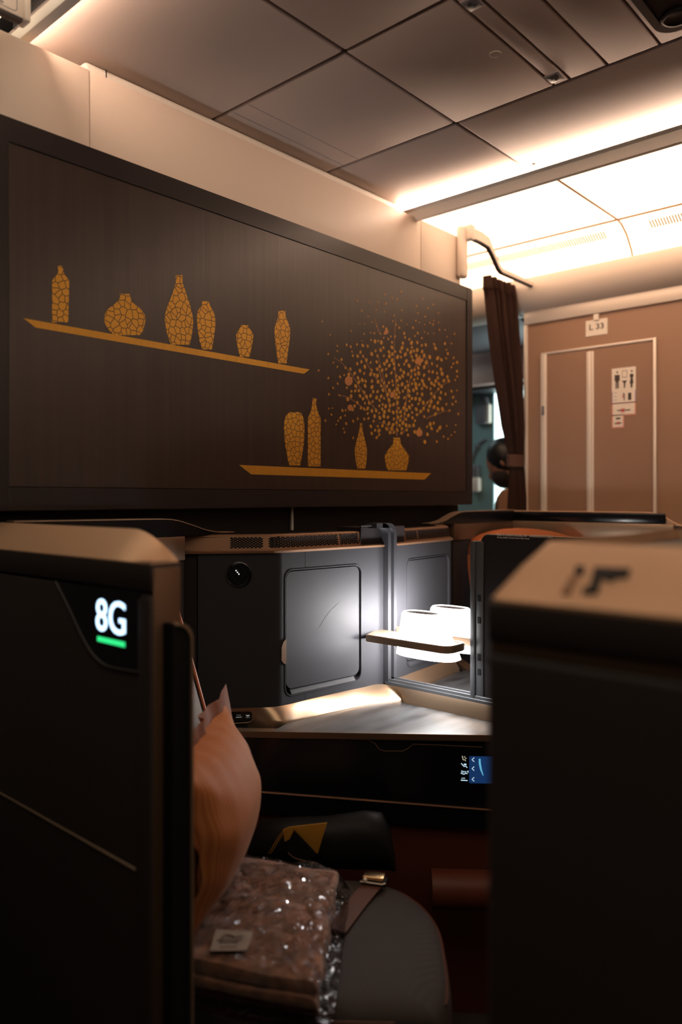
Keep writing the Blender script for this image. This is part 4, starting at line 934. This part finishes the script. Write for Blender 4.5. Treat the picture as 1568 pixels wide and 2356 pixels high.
# ------------------------------------------------------------------ seats
def seat(mir):
    MIRROR[0] = mir
    t = thing('aircraft_seat', ('neighbouring seat with orange headrest edge above the divider' if mir else 'dark woven fabric seat with orange piping behind the pillow'), 'seat', seatp(-.1, .2, 0), 'suite seats')
    ZS = .45
    # cushion
    outline = [(.075, .47), (.10, .40), (.105, .28), (.10, .18), (.075, .10), (.03, .035), (-.03, .0), (-.10, -.01), (-.38, -.01), (-.38, .42)]
    if mir: outline = [(a, c*.8) for a, c in outline]
    sp = spline([Vector((a, c, 0)) for a, c in outline+[outline[0]]], 5)[:-1]
    cen = Vector((-.14, .23, 0)); rings = []
    for k, z in ((.90, ZS-.20), (.985, ZS-.13), (1.0, ZS-.08), (.99, ZS-.04), (.955, ZS-.012), (.90, ZS-.001), (.75, ZS+.004), (.4, ZS+.006)):
        rings.append([seatp(*(cen+(p-cen)*k).xy, z) for p in sp])
    obj('cushion', loft(nb(), rings), m_seat, t, 60)
    rim = [seatp(*(cen+(p-cen)*.96).xy, ZS-.0125) for p in sp]; tube(b := nb(), rim[4:], .0025, 6); obj('cushion_piping', b, m_redor, t)
    obj('seat_base', box(nb(), (-.40, .04), (.02, .44), (.0, ZS-.21), .02, M=frame_mat(O, SV, NV, UP)), m_blackm, t)
    # backrest
    def bk(z): return -.345-.0*z-(z-ZS)*.275
    prof_z = [.40, .46, .55, .65, .75, .85, .95, 1.05, 1.12, 1.155, 1.17]
    rings = []
    for z in prof_z:
        f = (z-.40)/.77; w0, w1 = -.125, .27
        if z > 1.0: q = (z-1.0)/.17; w0 += .10*q**3; w1 -= .10*q**3
        a0 = bk(z); th = .085 if z < 1.05 else .085-.05*((z-1.05)/.12)
        rr_ = []
        for k in range(24):
            g = 2*PI*k/24; c, s = math.cos(g), math.sin(g); e = .55
            bb = (w0+w1)/2+(w1-w0)/2*math.copysign(abs(c)**e, c); aa = a0-th/2+th/2*math.copysign(abs(s)**e, s)
            rr_.append(seatp(aa, bb, z))
        rings.append(rr_)
    obj('backrest', loft(nb(), rings), m_back, t, 60)
    edge = [seatp(bk(z)-.010, -.125+(.10*((z-1.0)/.17)**3 if z > 1.0 else 0)-.001, z) for z in prof_z]
    if mir:
        rings = []
        for f_ in range(13):
            g = PI*f_/12
            z = 1.10+.075*math.sin(g); bb = .07-.215*math.cos(g)
            rings.append([seatp(bk(z)+da, bb, z+dz) for da, dz in ((.012, -.02), (.012, .006), (-.075, .006), (-.075, -.02))])
        lo0 = [seatp(bk(.86)+da, -.135, .86+dz) for da, dz in ((.012, -.02), (.012, .006), (-.075, .006), (-.075, -.02))]
        loft(b := nb(), [lo0]+rings); obj('headrest_edge', b, m_orange, t, 60)
    else:
        tube(b := nb(), spline(edge, 3), .0035, 8); obj('back_piping', b, m_orange, t)
        fp = Plane(seatp(bk(.45)+.001, 0, .45), NV, (seatp(bk(1.0), 0, 1.0)-seatp(bk(.45), 0, .45)))
        tube(b := nb(), spline([fp.p(*q, .002 if fp.n.dot(SV) > 0 else -.002) for q in ((-.122, .27), (-.10, .255), (-.06, .215), (-.02, .16), (.0, .10), (.0, .02))], 5), .0035, 8); obj('back_piping', b, m_orange, t)
        # leather calf rest in front of the cushion
        b = nb(); tube(b, [seatp(.10, -.145, .355), seatp(.55, -.145, .355)], .045, 16); obj('leg_bolster', b, m_orange2, t)
    MIRROR[0] = False
m_orange2 = mat('burnt_orange_leather', (.11, .024, .008), .55)
seat(False); seat(True)
# ------------------------------------------------------------------ seat belt
t = thing('seat_belt', 'brown seat belt with gold buckle lying across the dark cushion', 'seat belt', seatp(0, .1, .46))
def strap(pts, w, th=.0018):
    pts = spline(pts, 5); rings = []; n = len(pts)
    for i, p in enumerate(pts):
        d_ = (pts[min(i+1, n-1)]-pts[max(i-1, 0)]).normalized(); s_ = d_.cross(UP).normalized(); u_ = s_.cross(d_)
        rings.append([p+s_*w+u_*th, p-s_*w+u_*th, p-s_*w-u_*th, p+s_*w-u_*th])
    return loft(nb(), rings)
zb_ = .462
q = [at_z(868, 2024, zb_+.004), at_z(836, 2060, zb_), at_z(800, 2105, zb_-.001), at_z(772, 2142, zb_)]
obj('strap', strap(q, .021), m_belt, t)
bc = at_z(862, 2019, zb_+.014); e1 = (at_z(890, 2023, zb_+.014)-at_z(835, 2015, zb_+.014)).normalized(); e2 = UP.cross(e1)
M_ = frame_mat(bc, e1, e2, UP)
b = nb(); box(b, (-.027, .027), (-.017, .017), (-.012, -.002), .004, 3, M=M_); obj('buckle_base', b, m_blackm, t)
b = nb(); box(b, (-.026, .022), (-.012, .015), (-.003, .006), .003, 3, M=M_); obj('buckle_lid', b, m_goldm, t)
b = nb(); tube(b, [M_ @ Vector(v) for v in ((-.028, -.018, -.004), (.020, -.018, -.004), (.026, -.012, -.004))], .0018, 8); sphere(b, M_ @ Vector((-.018, -.016, .0)), .005, 10); obj('buckle_bar', b, m_alul, t)
# ------------------------------------------------------------------ pillow
t = thing('pillow', 'orange brown sateen pillow with a flanged edge leaning on the backrest', 'pillow', seatp(-.3, .22, .46))
hb, hh = .205, .182
upv = (UP*1.0-SV*.22).normalized(); fw = (SV*1.0+UP*.22).normalized(); pc_ = seatp(-.330, .205, .650)
NG = 34
def pil(u, v, side):
    e = (1-abs(u)**2.6)*(1-abs(v)**2.6); e = max(e, 0)**.55
    cx, cy = u*hb, v*hh
    cx *= 1-.10*(1-abs(v)**2)*0+0; cx *= 1-.07*(1-v*v)*abs(u); cy *= 1-.07*(1-u*u)*abs(v)
    wr = .0035*math.sin(u*21+v*6)*(1-e)+.004*math.sin(v*13-u*9)*(1-e)
    return pc_+NV*cx+upv*cy-SV*(.085*max(0, .25-v)**1.6+.02*max(0, v)**2)+fw*(side*(.070*e+.0015)+wr+(.018*(v > 0)*v*v*(abs(u)**4)))
b = nb(); grid = {}
lay = b.verts.layers.float_vector.new('cloth')
for side in (1, -1):
    for i in range(NG+1):
        for j in range(NG+1):
            u, v = -1+2*i/NG, -1+2*j/NG
            vv = b.verts.new(pil(u, v, side)); vv[lay] = (u*1.0+.12*v*v, v*.18, 0); grid[(side, i, j)] = vv
for side in (1, -1):
    for i in range(NG):
        for j in range(NG):
            f_ = [grid[(side, i, j)], grid[(side, i+1, j)], grid[(side, i+1, j+1)], grid[(side, i, j+1)]]
            b.faces.new(f_ if side > 0 else f_[::-1])
bmesh.ops.remove_doubles(b, verts=b.verts[:], dist=.0004)
bmesh.ops.recalc_face_normals(b, faces=b.faces[:])
obj('pillow_case', b, m_pillow, t, 0).data.shade_smooth()
# flange: a wavy flat border around the seam
b = nb(); ring_i, ring_m, ring_o = [], [], []
NB = 40
per = [(-1+2*k/NB, -1) for k in range(NB)]+[(1, -1+2*k/NB) for k in range(NB)]+[(1-2*k/NB, 1) for k in range(NB)]+[(-1, 1-2*k/NB) for k in range(NB)]
for k, (u, v) in enumerate(per):
    s_ = .006*math.sin(k*.33)+.003*math.sin(k*.8+1)
    base_ = pil(u, v, 0); o1 = pil(u*.97, v*.97, 0)
    ou = NV*(math.copysign(.026*max(0, (abs(u)-.8)/.2), u))+upv*(math.copysign(.030*max(0, (abs(v)-.8)/.2), v))
    if v > .9 and u < -.82: ou = ou+upv*.012
    ring_i.append(o1); ring_m.append(base_+ou*.5+fw*s_*.5); ring_o.append(base_+ou+fw*s_)
loft(b, [ring_i+ring_i[:1], ring_m+ring_m[:1], ring_o+ring_o[:1]], closed=False, caps=False)
bmesh.ops.solidify(b, geom=b.faces[:], thickness=.002)
obj('flange', b, m_pillowp, t, 60)
# ------------------------------------------------------------------ blanket in its clear bag
zs_ = .4575
fr = Vector((at_z(785, 1985, .532).x, at_z(785, 1985, .532).y, 0)); nr = Vector((at_z(738, 2262, .532).x, at_z(738, 2262, .532).y, 0))
bx = (nr-fr); bl = bx.length; bx.normalize(); by = at_z(425, 2200, .532)-nr; by.z = 0; by.normalize()       # bx towards viewer, by away from the legs end
bw = .30
def bp(x, y, z): return fr+bx*x+by*y+UP*z
t = thing('blanket', 'folded brown plush blanket sealed in clear plastic on the seat', 'blanket', bp(bl/2, bw/2, zs_))
def fold_layer(z0, th, inset, seed):
    rr_ = random.Random(seed); b = nb(); nx, ny = 26, 20; top, bot = [], []
    pr = []
    for k in range(14): pr.append((math.sin(PI*k/13), math.cos(PI*k/13)))
    rings = []
    for i in range(nx+1):
        x = .004+inset+(bl-.010-inset*2)*(.5-.5*math.cos(PI*i/nx) if i in (1, nx-1) else i/nx); r_ = []
        wob = .0025*math.sin(i*.9+seed); e_ = max(0, 1-min(i, nx-i)/2.0); zc0, ke = z0+th/2, math.sqrt(max(.02, 1-e_**2))
        for j in range(ny+1):
            y = .02+(bw-.03)*j/ny; r_.append(bp(x, y, z0+th+.003*math.sin(x*17+y*11+seed)+wob*.5+.002*math.sin(y*31-x*19+seed)+rr_.uniform(-.0007, .0007)))
        for j in range(ny, -1, -1):
            y = .02+(bw-.03)*j/ny; r_.append(bp(x, y, z0+.002*math.sin(x*22+y*9)))
        for k in range(1, 6):
            a_ = -PI/2-PI*k/6; r_.append(bp(x, .02+math.cos(a_)*th*.55+wob, z0+th/2+math.sin(a_)*th/2))
        rings.append([Vector((q_.x, q_.y, zc0+(q_.z-zc0)*ke)) for q_ in r_])
    loft(b, rings); return b
for z0, th, inset, sd in ((zs_, .021, .016, 1), (zs_+.021, .019, .002, 2), (zs_+.040, .026, .008, 3)): obj('fold', fold_layer(z0, th, inset, sd), m_blanket, t, 60)
tb = thing('plastic_bag', 'clear crinkled plastic bag wrapped around the brown blanket', 'plastic bag', bp(bl/2, bw/2, zs_))
b = nb(); nx, ny = 60, 44
rb = random.Random(5)
rings = []
for i in range(nx+1):
    x = -.012+(bl+.030)*i/nx; r_ = []
    endf = min(1, min(i, nx-i)/4)
    for j in range(ny+1):
        y = -.018+(bw+.02)*j/ny; edge = max(0, 1-(y+.018)/.05)
        zt2 = zs_+.070-.046*edge**2
        cr = .0022*math.sin(x*50+y*70+3*math.sin(y*23))+.0020*math.sin(x*110-y*60+2+2*math.sin(x*31))+rb.uniform(-.0022, .0022)
        cr += edge*(.006*math.sin(x*90)+.004*math.sin(x*150+1))
        r_.append(bp(x+.004*math.sin(y*60), y+.003*math.sin(x*70)*edge, zs_+.002+(zt2+cr-zs_)*endf**.4))
    for j in range(ny, -1, -2):
        y = -.018+(bw+.02)*j/ny; r_.append(bp(x, y, zs_+.0005))
    rings.append(r_)
loft(b, rings); obj('film', b, m_film, tb, 60)
# paper label under the film
lp = [at_z(x, y, zs_+.074) for x, y in ((497, 2139), (583, 2143), (567, 2187), (482, 2188))]
b = nb(); poly(b, lp, (0, 0, .0006)); obj('paper_label', b, m_sticker, tb)
lu = (lp[1]-lp[0]).normalized(); lvv = (lp[0]-lp[3]).normalized(); LPn = lambda u, v: lp[3]+(lp[2]-lp[3])*u+(lp[0]-lp[3])*v+UP*.0009
b = nb()
for pts in (((.28, .72), (.45, .70), (.60, .62), (.80, .66)), ((.12, .45), (.40, .47), (.66, .44), (.80, .48)), ((.20, .36), (.45, .34), (.70, .36)), ((.25, .14), (.5, .16), (.72, .13))):
    tube(b, spline([LPn(*q) for q in pts], 4), .0011, 5)
obj('label_print', b, m_ink, tb)
# ------------------------------------------------------------------ black pouch with gold lining between seat and console
t = thing('amenity_pouch', 'black pouch with gold lining beside the seat under the console', 'pouch', seatp(-.12, -.07, .44))
g = lambda a, bb, z: seatp(a, bb, z)
rings = []
for a, z1, w in ((-.33, .50, .025), (-.30, .545, .04), (-.22, .553, .045), (-.15, .556, .048), (-.06, .572, .05), (-.02, .568, .05), (.0, .53, .045), (.012, .46, .03)):
    rings.append([g(a, -.065+w*math.cos(k*PI/8), .44+(z1-.44)*(.5+.5*math.sin(k*PI/8)) if math.sin(k*PI/8) > 0 else .44+(z1-.44)*(.5+.5*math.sin(k*PI/8))) for k in range(16)])
loft(b := nb(), rings); obj('pouch_body', b, m_blackm, t, 60)
b = nb(); pf = Plane(seatp(0, -.008, .44), SV, UP)
PF = lambda x, y, d=0: pf.p(*pf.hit(x, y), 0)+NV*d
poly(b, [PF(x, y, .004) for x, y in ((651, 1908), (664, 1902), (752, 1892), (742, 1925), (731, 1962), (690, 1945), (668, 1928), (655, 1935))], -NV*.004); obj('gold_lining', b, m_gold, t)
b = nb(); poly(b, [PF(x, y, .012) for x, y in ((677, 1907), (700, 1930), (728, 1960), (712, 1976), (680, 1968), (664, 1955), (660, 1940))], -NV*.006); obj('flap', b, m_blackm, t)
tube(b := nb(), spline([PF(*q, .014) for q in ((664, 1955), (680, 1968), (712, 1976))], 4), .0007, 5); obj('flap_edge', b, m_copper, t)
b = nb()
for dx in (0, 5): tube(b, spline([PF(655+dx, 1905, .005), PF(640+dx, 1925, .007), PF(625+dx, 1950, .006), PF(618+dx, 1962, .004)], 4), .0009, 5)
obj('cord', b, m_gold, t)
